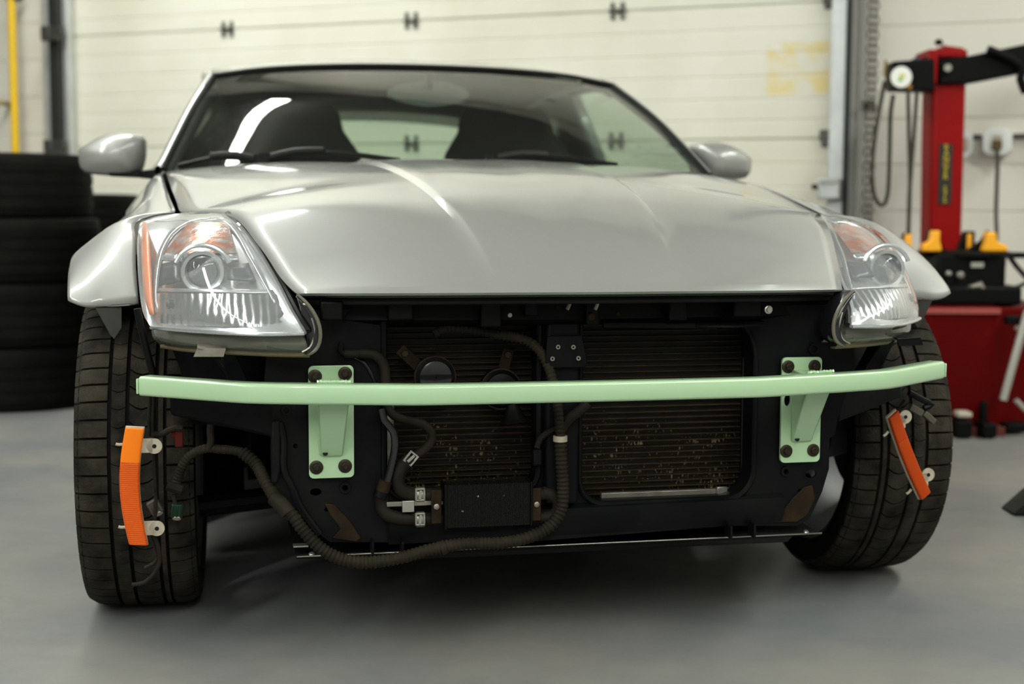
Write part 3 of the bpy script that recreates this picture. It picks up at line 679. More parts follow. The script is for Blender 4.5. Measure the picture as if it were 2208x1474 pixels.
wiper(q(1065, 343, -.70), q(1330, 356, -.78), q(1060, 344, -.70))
# ---- side mirrors
for sg in (-1, 1):
    # outline seen from the front, back-projected from the left mirror
    out = [(-.985, .945), (-.972, .958), (-.925, .985), (-.87, .998), (-.815, .992), (-.800, .975), (-.803, .925), (-.818, .888), (-.86, .878), (-.93, .880), (-.972, .888), (-.983, .91)]
    rows = []
    for k, (sc, dy) in enumerate(((.30, -.085), (.62, -.072), (.85, -.045), (.97, -.005), (1.0, .035), (1.0, .06), (.95, .068))):
        rows.append([V((-sg * (-.893 + (x + .893) * sc), 1.215 + dy - .04 * (x + .893) * 2, .932 + (z - .932) * sc)) for x, z in [(p.x, p.y) for p in resample([V((a_, b_, 0)) for a_, b_ in out + [out[0]]], 33)[:-1]]])
    m = MB().grid(rows, close=True); n_ = 32; m.f.append(tuple(range(n_))); 
    mo = m.build('side_mirror', m_silver, car, smooth=60)
    MB().add(rows[-1], [tuple(range(n_))]).build('mirror_glass', m_chrome if False else mat('mirror_glass', (.6, .6, .6), .03, 1.0), mo)
    MB().hexa([V((sg * .81, 1.17, .872)), V((sg * .90, 1.18, .876)), V((sg * .90, 1.25, .876)), V((sg * .81, 1.25, .872))], [V((sg * .81, 1.17, .892)), V((sg * .90, 1.18, .886)), V((sg * .90, 1.25, .886)), V((sg * .81, 1.25, .892))]).hexa([V((sg * .74, 1.12, .865)), V((sg * .82, 1.17, .872)), V((sg * .82, 1.25, .872)), V((sg * .74, 1.22, .865))], [V((sg * .74, 1.12, .900)), V((sg * .82, 1.17, .890)), V((sg * .82, 1.25, .890)), V((sg * .74, 1.22, .900))]).build('mirror_foot', m_trim, mo, bevel=.004)
# ================================================================== HEADLIGHTS (left one measured, right one its mirror)
# lamp depth (fwd) as a function of the pixel column of the left lamp
def lf(px, off=0.0): return (.10 + (max(300, px) - 300) / 360 * .46 - .10 * ((max(300, px) - 300) / 360) ** 2 * 0) - off
def lp(px, py, off=0.0, fw=None): return q(px, py, (lf(px) if fw is None else fw) - off)
inner = [q(484, 461, .165), q(515, 486, .245), q(545, 522, .315), q(573, 567, .385), q(598, 611, .445), q(620, 655, .51), q(638, 688, .55), q(656, 719, .572)]
gask = [q(491, 461, .165), q(530, 491, .25), q(560, 528, .32), q(586, 571, .385), (q(610, 613, .445)), q(632, 655, .51), q(649, 688, .55), q(663, 716, .572)]
topc = [q(300, 484, .03), q(316, 473, .02), q(345, 465, .015), q(392, 459, .03), q(440, 458, .11), q(484, 461, .165)]
outer = [q(300, 484, .03), q(297, 515, .125), q(296, 560, .19), q(299, 610, .24), q(304, 655, .285), q(311, 682, .315), q(326, 706, .345)]
botc = [q(326, 706, .345), q(380, 711, .41), q(470, 717, .50), q(560, 721, .555), q(656, 719, .572)]
def bul(u, v): s = (math.sin(math.pi * u) ** .8) * (math.sin(math.pi * v) ** .7); return V((-.018, -.050, .012)) * s
lens_rows = coons(botc, topc, list(reversed(outer)), list(reversed(inner)), 28, 22, bul)
def M_(sg, pts): return [V((p.x if sg < 0 else -p.x, p.y, p.z)) for p in pts]
def MR(sg, rows): return [M_(sg, r) for r in rows]
def lens_at(u, v):
    j = v * 21; i = u * 27; a = lens_rows[min(21, int(j))][min(27, int(i))]; b = lens_rows[min(21, int(j) + 1)][min(27, int(i) + 1)]
    return a.lerp(b, .5)
def _pix(p):
    w = MC @ p - CPOS; z = w.dot(_f); X, Y = w.dot(_r) / z * FPX, w.dot(_u) / z * FPX
    return 1104 + cr * X - sr * Y, 737 - (sr * X + cr * Y), -p.y
LENSPIX = [_pix(p) for r in lens_rows for p in r]
def inside(px, py, off):            # a point behind the lens, along the viewing ray of the left lamp
    near = sorted((((x - px) ** 2 + (y - py) ** 2), f) for x, y, f in LENSPIX)[:6]
    w = [1 / (d + 25) for d, f in near]
    return q(px, py, sum(a * f for a, (d, f) in zip(w, near)) / sum(w) - off)
def patch(pts, off, sub=7):          # quad patch from four picture corners (tl, tr, br, bl)
    tl, tr, br, bl = pts; rows = []
    for j in range(sub):
        v = j / (sub - 1); row = []
        for i in range(sub):
            u = i / (sub - 1); x = (tl[0] * (1 - u) + tr[0] * u) * (1 - v) + (bl[0] * (1 - u) + br[0] * u) * v; y = (tl[1] * (1 - u) + tr[1] * u) * (1 - v) + (bl[1] * (1 - u) + br[1] * u) * v
            row.append(inside(x, y, off))
        rows.append(row)
    return rows
def strip_patch(line, w, off):       # band of width w px along a picture polyline
    P = resample([V((x, y, 0)) for x, y in line], 14); rows = []
    for i, p in enumerate(P):
        d = (P[min(13, i + 1)] - P[max(0, i - 1)]).normalized(); nrm = V((-d.y, d.x, 0)); ww = w * (math.sin(math.pi * (i + .6) / 14.2) ** .35)
        rows.append([inside((p + nrm * s * ww / 2).x, (p + nrm * s * ww / 2).y, off) for s in (-1, 0, 1)])
    return rows
back = []
for j, r in enumerate(lens_rows):
    v = j / 21; row = []
    for i, p in enumerate(r):
        u = i / 27; dp = .085 * (math.sin(math.pi * min(1, max(0, u))) ** .5) * (math.sin(math.pi * v) ** .5) + .004
        c = V((.0, .3, 1)).normalized(); row.append(V((p.x * (1 - .02 * 0), p.y + dp, p.z - dp * .05)))
    back.append(row)
PROJ = inside(437, 586, .030)
T = {}
T['orange'] = strip_patch([(311, 478), (313, 530), (315, 590), (319, 640), (326, 678)], 17, .006)
T['ring'] = strip_patch([(470, 468), (412, 474), (370, 500), (345, 545), (336, 595), (334, 640), (338, 672)], 9, .018)
T['ring2'] = strip_patch([(470, 470), (494, 482), (518, 512), (546, 562), (574, 615), (592, 650)], 8, .018)
T['amber'] = patch([(410, 476), (492, 480), (508, 546), (352, 546)], .028)
T['shelf'] = patch([(338, 549), (392, 549), (388, 559), (336, 559)], .020, 4)
T['shelf2'] = patch([(478, 548), (512, 549), (514, 559), (480, 558)], .020, 4)
T['shelf3'] = patch([(336, 621), (588, 624), (592, 630), (335, 628)], .022, 6)
T['wing'] = patch([(340, 570), (388, 560), (388, 606), (340, 614)], .030, 4)
T['wing2'] = patch([(490, 572), (536, 566), (552, 604), (490, 600)], .030, 4)
T['low'] = patch([(335, 632), (600, 634), (640, 708), (345, 700)], .020, 12)
low_out = [(322, 706), (330, 728), (344, 744), (372, 751), (430, 753), (500, 757), (580, 762), (650, 766), (676, 762), (690, 744), (696, 722), (692, 700), (684, 682), (672, 664), (657, 648), (643, 636)]
for sg in (-1, 1):
    g = lambda rows: MR(sg, rows)
    hl = MB().grid(g(back)).build('headlight', m_satin, car, smooth=180)
    hl['label'] = 'clear headlight on the image %s' % ('left' if sg < 0 else 'right')
    MB().grid(g(T['low'])).build('reflector', m_chrome, hl, smooth=180)
    MB().grid(g(T['amber'])).build('turn_signal_reflector', m_amberref, hl, smooth=180)
    for a in (400, 435, 470):
        MB().grid(g(patch([(a + 2, 478), (a + 7, 478), (a + 9 + (a - 437) * .12, 545), (a + 2 + (a - 437) * .12, 545)], .034, 3))).build('reflector_rib', m_chrome, hl)
    for k in ('shelf', 'shelf2', 'shelf3', 'ring', 'ring2'): MB().grid(g(T[k])).build('bezel', m_satin, hl, smooth=180, solid=.006)
    for k in ('wing', 'wing2'): MB().grid(g(T[k])).build('bezel_wing', m_darklamp, hl, smooth=180, solid=.004)
    MB().grid(g(T['orange'])).build('side_reflector', m_orange, hl, smooth=180, solid=.003)
    c = M_(sg, [PROJ])[0]; dv = V((.12 if sg < 0 else -.12, -1, -.03)).normalized(); dv = V((0, -1, 0))
    MB().lathe([(-.03, .036), (.0, .038), (.006, .036), (.004, .030), (-.004, .027)], c, dv, 32, caps=False).build('projector_ring', m_satin, hl)
    MB().lathe([(-.045, .030), (-.02, .024)], c, dv, 24).build('projector_bowl', m_satin, hl)
    MB().lathe([(.0, .0268), (.006, .024), (.011, .018), (.014, .010), (.0155, .001)], c, dv, 32, caps=False).build('projector_lens', m_projector, hl, smooth=180)
    sh = MB().tube([c + V((math.cos(t) * .048, .0, math.sin(t) * .046)) for t in [R(a) for a in range(20, 161, 14)]], .0045, 8, .01); sh.build('projector_shroud', m_satin, hl)
    b = M_(sg, [inside(369, 655, .03)])[0]
    MB().lathe([(0, .009), (.01, .009), (.014, .004)], b, dv, 16).build('bulb', m_darklamp, hl)
    ln = MB().grid(g(lens_rows)).build('lens', m_lens, hl, smooth=180)
    # bright moulded rim along the lens edge
    rim = inner + []; MB().tube(M_(sg, inner), .0045, 8, .01).build('lens_rim', m_lens, hl)
    MB().tube(M_(sg, [p + V((0, .006, 0)) for p in gask]), .0058, 8, .01).build('lens_gasket', m_trim, hl)
    MB().tube(M_(sg, botc), .0035, 8, .01).build('lens_rim', m_satin, hl)
    # lower housing below the lens: clear dusty skirt and black rounded nose
    P = [q(x, y, min(.60, lf(x) + (.06 if x < 500 else .055 - .0002 * (x - 500)))) for x, y in low_out]
    up = [q(x, y, f_) for x, y, f_ in ((326, 704, .30), (380, 712, .385), (470, 718, .475), (560, 722, .53), (655, 721, .55))]
    lo = [q(x, y, f_) for x, y, f_ in ((345, 744, .29), (400, 752, .385), (480, 757, .47), (580, 762, .52), (668, 764, .54))]
    rr2 = coons(lo, up, [lo[0], q(330, 726, .30), up[0]], [lo[-1], up[-1]], 20, 6, lambda u, v: V((0, -.012 * math.sin(math.pi * v), 0)))
    MB().grid(g(rr2)).build('lower_housing', m_lenslow, hl, smooth=180)
    bk = [[p + V((0, .07, 0)) for p in r] for r in rr2]
    MB().grid(g(bk)).build('lower_reflector', mat('dull_lamp_back', (.34, .34, .31), .4, .5), hl, smooth=180)
    lpE = resample(lo, 24); MB().grid(g([lpE, [p + V((0, .008, -.006)) for p in lpE], [p + V((0, .03, -.007)) for p in lpE]])).build('housing_flange', mat('tan_plastic_flange', (.16, .125, .07), .6), hl, smooth=60, solid=.003)
    nose = [q(x, y, .555) for x, y in ((640, 636), (657, 650), (672, 668), (684, 690), (690, 712), (689, 736), (680, 754), (664, 763))]
    nin = [q(x, y, .545) for x, y in ((640, 640), (645, 660), (652, 685), (658, 712), (661, 725), (661, 740), (660, 752), (656, 763))]
    MB().grid(g([resample(nin, 20), [a.lerp(b, .5) + V((0, -.012, 0)) for a, b in zip(resample(nin, 20), resample(nose, 20))], resample(nose, 20), [p + V((.0, .06, 0)) for p in resample(nose, 20)]])).build('housing_nose', m_gloss, hl, smooth=180)
    MB().tube(M_(sg, nose), .0035, 8, .01).build('nose_rim', mat('smoky_plastic_rim', (.13, .12, .09), .3), hl)
    MB().tube(M_(sg, [n_ + V((-.010, -.004, .004)) for n_ in nose[3:]]), .002, 6, .01).build('nose_seam', m_steel, hl)
    # bracket under the lamp
    bb = [q(x, y, .50) for x, y in ((425, 751), (487, 751), (482, 769), (417, 769))]
    m_br = m_alu if sg < 0 else m_black
    ob_ = MB().prism(M_(sg, bb), (0, .004, 0)); ob_.prism(M_(sg, [bb[0], bb[1], bb[1] + V((0, .05, .006)), bb[0] + V((0, .05, .006))]), (0, 0, -.003))
    ob_.build('lamp_bracket', m_br, car, bevel=.001)
    MB().hexa(M_(sg, [q(470, 755, .47), q(505, 755, .47), q(505, 755, .42), q(470, 755, .42)]), M_(sg, [q(500, 850, .44), q(548, 850, .44), q(548, 850, .40), q(500, 850, .40)])).build('lamp_strut', m_black, car, bevel=.003)
# ================================================================== CRASH BAR
ZC, HH, DD = .4865, .0335, .036
half = [(0, .617), (.10, .616), (.28, .612), (.30, .611), (.44, .578), (.46, .574), (.54, .552), (.575, .538), (.60, .522), (.749, .409)]
pathp = [V((-x, -f - .003, 0)) for x, f in reversed(half[1:])] + [V((x, -f - .003, 0)) for x, f in half]
P = pathp; rows = []
for i, p in enumerate(P):
    d = (P[min(len(P) - 1, i + 1)] - P[max(0, i - 1)]).normalized(); n_ = V((-d.y, d.x, 0)); n_ = n_ if n_.y > 0 else -n_
    h = HH / 2; c = .005; row = []
    for a, b in ((0, -h + c), (0, h - c), (.0015, h - c * .3), (c, h), (DD - c, h), (DD, h - c), (DD, -h + c), (DD - c, -h), (c, -h), (.0015, -h + c * .3)):
        row.append(p + n_ * a + V((0, 0, ZC + b)))
    rows.append(row)
m = MB().grid(rows, close=True); m.f.append(tuple(range(10))); m.f.append(tuple(range(len(rows) * 10 - 10, len(rows) * 10)))
bar = m.build('crash_bar', m_mint, car, smooth=50)
bar['label'] = 'pale green welded crash bar'
for sg in (-1, 1):
    xo, xi, zt, zb, yf = .467, .390, .5235, .3295, -.478
    out = rrect(xi, zb, xo, zt, .008, 4)
    hole = [circ(.4015, .445, .0068, 14, .011)]
    out2 = [(sg * a, b) for a, b in out]; hole2 = [[(sg * a, b) for a, b in h] for h in hole]
    pl_ = plate('mounting_plate', m_mint, out2, hole2 if sg > 0 else [], (0, yf + .0035, 0), (1, 0, 0), (0, 0, 1), .007, bar, .0012)
    # wedge shaped arm from plate to bar
    a = [V((sg * .409, -.483, .366)), V((sg * .449, -.483, .366)), V((sg * .449, -.474, .366)), V((sg * .409, -.474, .366))]
    xt0, xt1 = .409, .452
    gm = MB(); z1 = .5028
    L = [V((sg * .409, -.481, .367)), V((sg * .405, -.556, z1 - .034)), V((sg * .405, -.562, z1 - .003)), V((sg * .407, -.478, z1 - .002))]
    Rr = [V((sg * .449, -.481, .367)), V((sg * .454, -.546, z1 - .034)), V((sg * .454, -.556, z1 - .003)), V((sg * .452, -.478, z1 - .002))]
    gm.hexa(L, Rr).build('arm', m_mint, bar, bevel=.003)
    wm = MB(); wm.tube([V((sg * (.402 + .055 * t), -.560 + .012 * t, z1 + .0015 + .0015 * random.random())) for t in [i / 10 for i in range(11)]], lambda L_: .0032 + .0008 * math.sin(L_ * 900), 8, .003)
    wm.build('weld_bead', m_mint, bar); wm = MB()
    for xx in (.449,): wm.tube([V((sg * (xx + random.uniform(-.0006, .0006)), -.4795, .372 + .012 * i)) for i in range(9)], .0022, 6, .004)
    wm.build('weld_bead', m_mint, bar)
    MB().lathe([(-.001, .0045), (.0005, .0045)], V((sg * (.440 if sg < 0 else .418), -.4868, .3745)), V((0, -1, .75)), 14).build('drain_hole', m_trim, bar)
    bolts = ((679, 811), (744, 805), (682, 1007), (744, 1004)) if sg < 0 else ((1699, 790), (1756, 789), (1695, 972), (1753, 970))
    for bx, by in bolts:
        c = q(bx, by, .478)
        b = MB().lathe([(0, .0118), (.002, .0118), (.0032, .0095), (.0034, .0075)], c, (0, -1, 0), 28)
        b.lathe([(.003, .0066), (.0075, .0063), (.0085, .0048), (.0078, .0040)], c, (0, -1, 0), 6)
        b.build('bolt', m_bolt, bar, smooth=30)
    # end cap welds
    MB().box((sg * .7455, -.402, ZC), (.004, .026, HH * .8), rot=Matrix.Rotation(sg * .6, 3, 'Z')).build('end_cap', m_mint, bar, bevel=.002)
# ================================================================== FRONT STRUCTURE
YP = -.462
def pp(px, py, fwd=.462): p = q(px, py, fwd); return (p.x, p.z)
left_edge = [pp(712, 1168), pp(672, 1140), pp(640, 1100), pp(612, 1070), pp(585, 1046), pp(583, 960), pp(588, 880)]
Lx = [(a, b) for a, b in left_edge]
top_z = .618
outline = Lx + [(-.54, .50), (-.53, top_z)] + [(.53, top_z), (.54, .50)] + [pp(1806, 900), pp(1800, 935), pp(1788, 945), pp(1787, 1010), pp(1772, 1060), pp(1745, 1118), pp(1718, 1133)] + [(.30, .213), (.1, .205), (-.1, .199)]
openL_ = rrect(-.337, .285, -.062, .612, .04, 6, (.02, .02, .045, .045))
openR_ = rrect(.012, .262, .343, .612, .045, 6, (.09, .02, .05, .055))
small = [circ(*pp(681, 1060), .010, 14, .0065), circ(*pp(744, 1051), .0045), circ(*pp(704, 1098), .004), circ(*pp(752, 1152), .004), circ(*pp(637, 961), .0042), circ(*pp(1748, 1021), .011, 14, .008), circ(*pp(1723, 1057), .003), circ(*pp(1687, 1110), .004), circ(*pp(1336, 1124), .003), circ(*pp(1552, 1115), .003), circ(*pp(1694, 1016), .004)]
core = plate('core_support', m_black, outline, [openL_, openR_] + small, (0, YP + .002, 0), (1, 0, 0), (0, 0, 1), .006, car, .0015)
# rolled lips round the openings and a raised lower rail
for op in (openL_, openR_):
    MB().tube([V((a, YP - .004, b)) for a, b in op] + [V((op[0][0], YP - .004, op[0][1]))], .0055, 8, smooth=False, caps=False).build('opening_lip', m_black, core)
    MB().grid([[V((a, YP + dy, b)) for a, b in op + [op[0]]] for dy in (0, .055)]).build('opening_wall', m_black, core, smooth=60)
MB().grid([[V((x, YP - d, z + .012 * (x + .4) )) for x in (-.33, -.2, 0, .2, .40)] for z, d in ((.262, .0), (.255, .014), (.225, .016), (.205, .002))]).build('lower_rail', m_black, core, smooth=50)
for (x0, y0_, x1, y1_) in ((797, 1168, 806, 1184), (861, 1168, 870, 1183), (1566, 1135, 1572, 1150), (1612, 1130, 1626, 1148)):
    a, b = q(x0, y0_, .47), q(x1, y1_, .47); MB().box(((a.x + b.x) / 2, -.475, (a.z + b.z) / 2), (.004, .03, abs(a.z - b.z) + .01)).build('rail_tab', m_black, core)
# rusty corner gussets
for pts in ([(700, 1085), (722, 1088), (760, 1130), (778, 1160), (768, 1168), (716, 1160), (735, 1140), (712, 1110)], [(1735, 1050), (1752, 1046), (1758, 1075), (1740, 1112), (1718, 1125), (1668, 1126), (1690, 1098), (1712, 1072)]):
    MB().prism([q(x, y, .467) for x, y in pts], (0, .004, 0)).build('corner_gusset', m_rust, core, bevel=.0015)
for px, py, r in ((744, 1051, .010), (617, 884, .009), (1694, 1016, .0095), (1755, 752, .011)):
    c = q(px, py, .466); MB().lathe([(0, r), (.002, r * .95), (.002, r * .55), (.0, r * .5)], c, (0, -1, 0), 20, caps=False).build('boss', m_black, core)
# side rib on the left outer flange
MB().prism([q(x, y, .465) for x, y in ((584, 905), (604, 905), (606, 1010), (598, 1040), (584, 1040))], (0, -.012, 0)).build('outer_flange', m_black, core, bevel=.004)
MB().tube([q(604, 910, .47), q(612, 950, .472), q(612, 1010, .475), q(630, 1050, .475), q(650, 1095, .472), q(690, 1150, .47)], .006, 8).build('pressed_rib', m_rust if False else m_black, core)
# centre post
MB().box((-.024, YP - .012, .45), (.060, .028, .36)).build('centre_post', m_black, core, bevel=.006)
# latch panel with four eyelets
lp_ = [q(x, y, .50) for x, y in ((1180, 725), (1255, 722), (1268, 780), (1262, 792), (1185, 794), (1176, 782))]
lpo = MB().prism(lp_, (0, .006, 0)).build('latch_panel', m_black, car, bevel=.002)
for x, y in ((1203, 748), (1236, 748), (1191, 773), (1247, 772)):
    c = q(x, y, .502); MB().lathe([(0, .0042), (.002, .0040), (.002, .0018), (0, .0016)], c, (0, -1, 0), 18, caps=False).build('eyelet', m_alu, lpo)
# upper crossmember under the hood
ucm = MB().grid([[V((x, -.50 + dy + .10 * (x / .5) ** 2 * .6, z)) for x in (-.47, -.35, -.2, -.05, .1, .25, .36, .47)] for z, dy in ((.632, .03), (.628, 0), (.600, -.004), (.590, .01), (.585, .05))]).build('upper_crossmember', m_blackpl, car, smooth=40)
for (x0, x1, y0_, y1_) in ((690, 740, 648, 690), (835, 890, 648, 690), (1035, 1080, 645, 705), (1130, 1160, 650, 680), (1262, 1290, 640, 700), (1440, 1480, 648, 690), (1580, 1640, 645, 682)):
    a, b = q(x0, y0_, .515), q(x1, y1_, .515)
    MB().box(((a.x + b.x) / 2, -.512, (a.z + b.z) / 2), (b.x - a.x, .022, a.z - b.z)).build('crossmember_block', m_blackpl, ucm, bevel=.004)
for x, y, r, mm in ((1099, 679, .0042, m_alu), (1275, 682, .0065, m_rust), (1332, 676, .004, m_rust), (1656, 667, .0075, m_steel), (1202, 661, .0035, m_rust)):
    c = q(x, y, .53); k = MB().lathe([(0, r), (.003, r), (.004, r * .8)], c, (0, -1, 0), 20)
    if mm is m_steel: k.lathe([(.003, r * .75), (.008, r * .7)], c, (0, -1, 0), 6)
    k.build('crossmember_bolt', mm, ucm)
for x in (1228, 1288):
    a, b = q(x + 2, 645, .535), q(x - 3, 667, .535); MB().tube([a, a.lerp(b, .6), b + V((-.002, 0, 0))], .0035, 8).build('latch_tab', m_alu, ucm)
MB().tube([q(1545, 705, .50), q(1500, 702, .50), q(1300, 700, .50)], .006, 8).build('brace_rod', m_black, ucm)
MB().grid([[q(1500, 690, .49), q(1580, 690, .49), q(1640, 688, .49)], [q(1500, 702, .52), q(1580, 703, .52), q(1655, 698, .52)]]).build('lower_lip', m_black, ucm, solid=.004)
# headlight support panel (dark wall behind lamps) and inner fenders
for sg in (-1, 1):
    MB().grid([[V((sg * x, y, z)) for x, y in ((.50, -.36), (.60, -.33), (.66, -.28), (.70, -.20))] for z in (.64, .54, .44, .40)]).build('lamp_carrier', m_black, car, smooth=40, solid=.004)
    # frame horn with crash beam end
    MB().hexa([V((sg * .52, -.44, .395)), V((sg * .70, -.34, .425)), V((sg * .70, -.30, .425)), V((sg * .52, -.40, .395))], [V((sg * .52, -.44, .475)), V((sg * .70, -.34, .485)), V((sg * .70, -.30, .485)), V((sg * .52, -.40, .475))]).build('frame_horn', m_black, car, bevel=.006)
    MB().box((sg * .44, .10, .42), (.09, 1.0, .12)).build('frame_rail', m_black, car, bevel=.01)
    # wheel arch liner
    lr = []
    for a_ in range(70, 191, 10):
        t = R(a_); lr.append([V((sg * x, -.378 * math.cos(t), .32 + .378 * math.sin(t))) for x in (.56, .70, .86)])
    MB().grid([[V((p.x, p.y, max(.22, p.z))) for p in r] for r in lr]).build('arch_liner', m_blackpl, car, smooth=60, solid=.003)
    MB().grid([[V((sg * .56, y, z)) for y in (-.20, 0, .5)] for z in (.30 if sg < 0 else .12, .45, .70)]).build('inner_fender', m_black, car, solid=.003)
    MB().grid([[V((sg * x, .38, z)) for x in (.56, .72, .86)] for z in (.10, .40, .60)]).build('rear_liner', m_blackpl, car, solid=.003)
    # suspension arm and hub
    MB().tube([V((sg * .30, .05, .22)), V((sg * .50, .02, .20)), V((sg * .66, .0, .19))], .022, 10).build('control_arm', m_black, car)
# cross braces seen in the dark on each side
MB().tube([q(470, 760, .40), q(500, 800, .42), q(545, 860, .44)], .012, 8).build('brace', m_black, car)
# engine block mass and sub-frame behind the radiator
eb = MB().box((0, -.02, .48), (.72, .50, .44)).build('engine', m_black, car, bevel=.04)
MB().box((0, .30, .20), (.90, .5, .10)).build('subframe', m_black, car, bevel=.02)
MB().grid([[V((x, y, .185 + .0 * y)) for x in (-.55, 0, .55)] for y in (.4, 1.5, 2.6, 3.4)]).build('underbody', m_black, car, solid=.02)
# ---- condenser
def condenser(x0, x1, z0, z1, pitch, yb, par):
    f = MB().grid([[V((x0, yb, z0)), V((x1, yb, z0))], [V((x0, yb, z1)), V((x1, yb, z1))]]).build('fin_core', m_fin, par, fix=False)
    tb = MB(); z = z0 + pitch / 2; x_ = x0; slope = 0
    while z < z1: tb.box(((x0 + x1) / 2, yb - .006, z), (x1 - x0, .014, .0016)); z += pitch
    tb.build('condenser_tube', m_ctube, par)
cd = MB().box((0, -.365, .42), (.70, .022, .40)).build('condenser', mat('condenser_back', (.008, .007, .006), .7), car)
condenser(-.345, .345, .25, .615, .0108, -.379, cd)
a, b = q(1612, 770, .395), q(1612, 1062, .395)
MB().box((a.x + .001, -.392, (a.z + b.z) / 2), (.010, .03, a.z - b.z)).build('side_tank', m_alu, cd, bevel=.003)
a, b = q(1295, 1068, .40), q(1600, 1058, .40)
MB().box(((a.x + b.x) / 2, -.40, .2655), (b.x - a.x, .012, .010)).build('lower_bar', m_alu, cd, bevel=.001)
a = q(1556, 1060, .41); MB().box((a.x, -.411, a.z), (.020, .006, .020)).build('clip', m_steel, cd, bevel=.001)
a, b = q(834, 868, .41), q(836, 1000, .41)
dr_ = MB().cyl((a.x, -.41, a.z + .02), (a.x, -.41, b.z), .013, n=18).build('receiver_drier', m_alu, cd)
MB().cyl((a.x, -.41, b.z + .012), (a.x, -.41, b.z + .02), .0145).cyl((a.x, -.41, b.z - .004), (a.x, -.41, b.z + .002), .011).build('drier_collar', m_steel, dr_)
# ---- horns
for (cx_, cy_, r, f_, brk) in ((938, 812, .036, .455, ((862, 752), (905, 792))), (1080, 838, .036, .44, ((1098, 752), (1085, 800)))):
    c = q(cx_, cy_, f_); hz = MB().lathe([(-.02, r * .5), (-.016, r), (0, r), (.002, r * .97), (.004, r * .86), (.010, r * .78), (.013, r * .5), (.013, .001)], c, (0, -1, 0), 36, caps=False).build('horn', m_gloss if cx_ < 1000 else m_blackpl, car, smooth=40)
    MB().lathe([(-.001, r * 1.03), (.002, r * 1.03), (.0028, r * .96)], c, (0, -1, 0), 36, caps=False).build('horn_rim', m_rust, hz)
    a, b = q(*brk[0], f_ - .02), q(*brk[1], f_ - .02); d = (b - a).normalized(); n_ = V((-d.z, 0, d.x)) * .010
    br_ = MB().prism([a + n_, b + n_, b - n_, a - n_], (0, .003, 0)).build('horn_bracket', m_rust, hz, bevel=.001)
    c2 = a.lerp(b, .25); MB().lathe([(0, .007), (.004, .006)], c2, (0, -1, 0), 6).build('horn_bolt', m_bolt, hz)
    if cx_ > 1000: MB().lathe([(0, .010), (.02, .018), (.035, .030)], c + V((.020, -.004, -.028)), (.1, -.2, -1), 20).build('horn_mouth', m_blackpl, hz)
    else: MB().lathe([(0, .020), (.012, .026)], c + V((-.018, -.008, -.026)), (0, -.3, -1), 20).build('horn_mouth', m_gloss, hz)
# ---- coolant and steering pipes
def Q(l, f): return [q(x, y, ff if isinstance(ff, float) else f) for x, y, *r in l for ff in [(r[0] if r else f)]]
MB().tube(Q([(742, 762), (775, 762), (806, 764), (826, 782), (831, 815), (832, 850), (834, 875), (850, 896), (880, 906), (912, 914), (931, 932), (928, 954), (908, 974), (888, 986)], .475), .0078, 12).build('coolant_hose', m_hose, car)
MB().tube(Q([(775, 762), (806, 764), (826, 782), (831, 815), (832, 845)], .4755), .0090, 12).build('hose_sleeve', m_hose, car)
MB().tube(Q([(736, 738), (734, 755), (744, 764), (756, 762)], .478), .0045, 8).build('pipe_end', m_black, car)
MB().tube(Q([(765, 770), (785, 782), (800, 805), (812, 830)], .465), .0030, 8).build('thin_pipe', m_gloss, car)
rp_ = MB().tube(Q([(822, 880), (828, 905), (848, 930), (852, 958), (845, 1000), (836, 1035), (829, 1048)], .485), .0068, 12).build('steering_pipe', m_gloss, car)
c = q(829, 1044, .485); MB().cyl(c + V((.002, 0, .006)), c + V((-.004, 0, -.012)), .0115).build('pipe_collar', m_rust, rp_)
MB().cyl(c + V((-.004, 0, -.012)), c + V((-.008, 0, -.022)), .0125, n=16).build('pipe_clamp', m_black, rp_)
k1 = MB().tube(Q([(888, 986), (868, 1005), (858, 1030), (862, 1052), (885, 1064), (930, 1067), (955, 1067)], .478), .0125, 14).build('cooler_hose', m_hose, car)
k2 = MB().tube(Q([(822, 1060), (824, 1095), (842, 1112), (875, 1118), (930, 1118), (955, 1118)], .478), .0120, 14).build('cooler_hose', m_hose, car)
def clamp(px, py, w, h, ang, par, f_=.492):
    c = q(px, py, f_); rt = Matrix.Rotation(R(ang), 3, 'Y'); m = MB()
    for s_x in (-1, 1): m.box(c + rt @ V((s_x * w * .42, 0, 0)), (w * .16, .003, h), rt)
    for s_z in (-1, 1): m.box(c + rt @ V((0, 0, s_z * h * .45)), (w, .003, h * .1), rt)
    m.box(c + rt @ V((0, -.002, 0)), (w * .3, .003, h * .75), rt @ Matrix.Rotation(.15, 3, 'Y'))
    return m.build('spring_clamp', m_steel, par, bevel=.0006)
clamp(886, 988, .017, .021, 40, k1, .488); clamp(906, 1066, .016, .021, 0, k1); clamp(906, 1119, .016, .021, 0, k2)
for y in (1066, 1119): c = q(906, y, .478); MB().cyl(c - V((.007, 0, 0)), c + V((.007, 0, 0)), .0138, n=20).build('clamp_band', m_alu, k1)
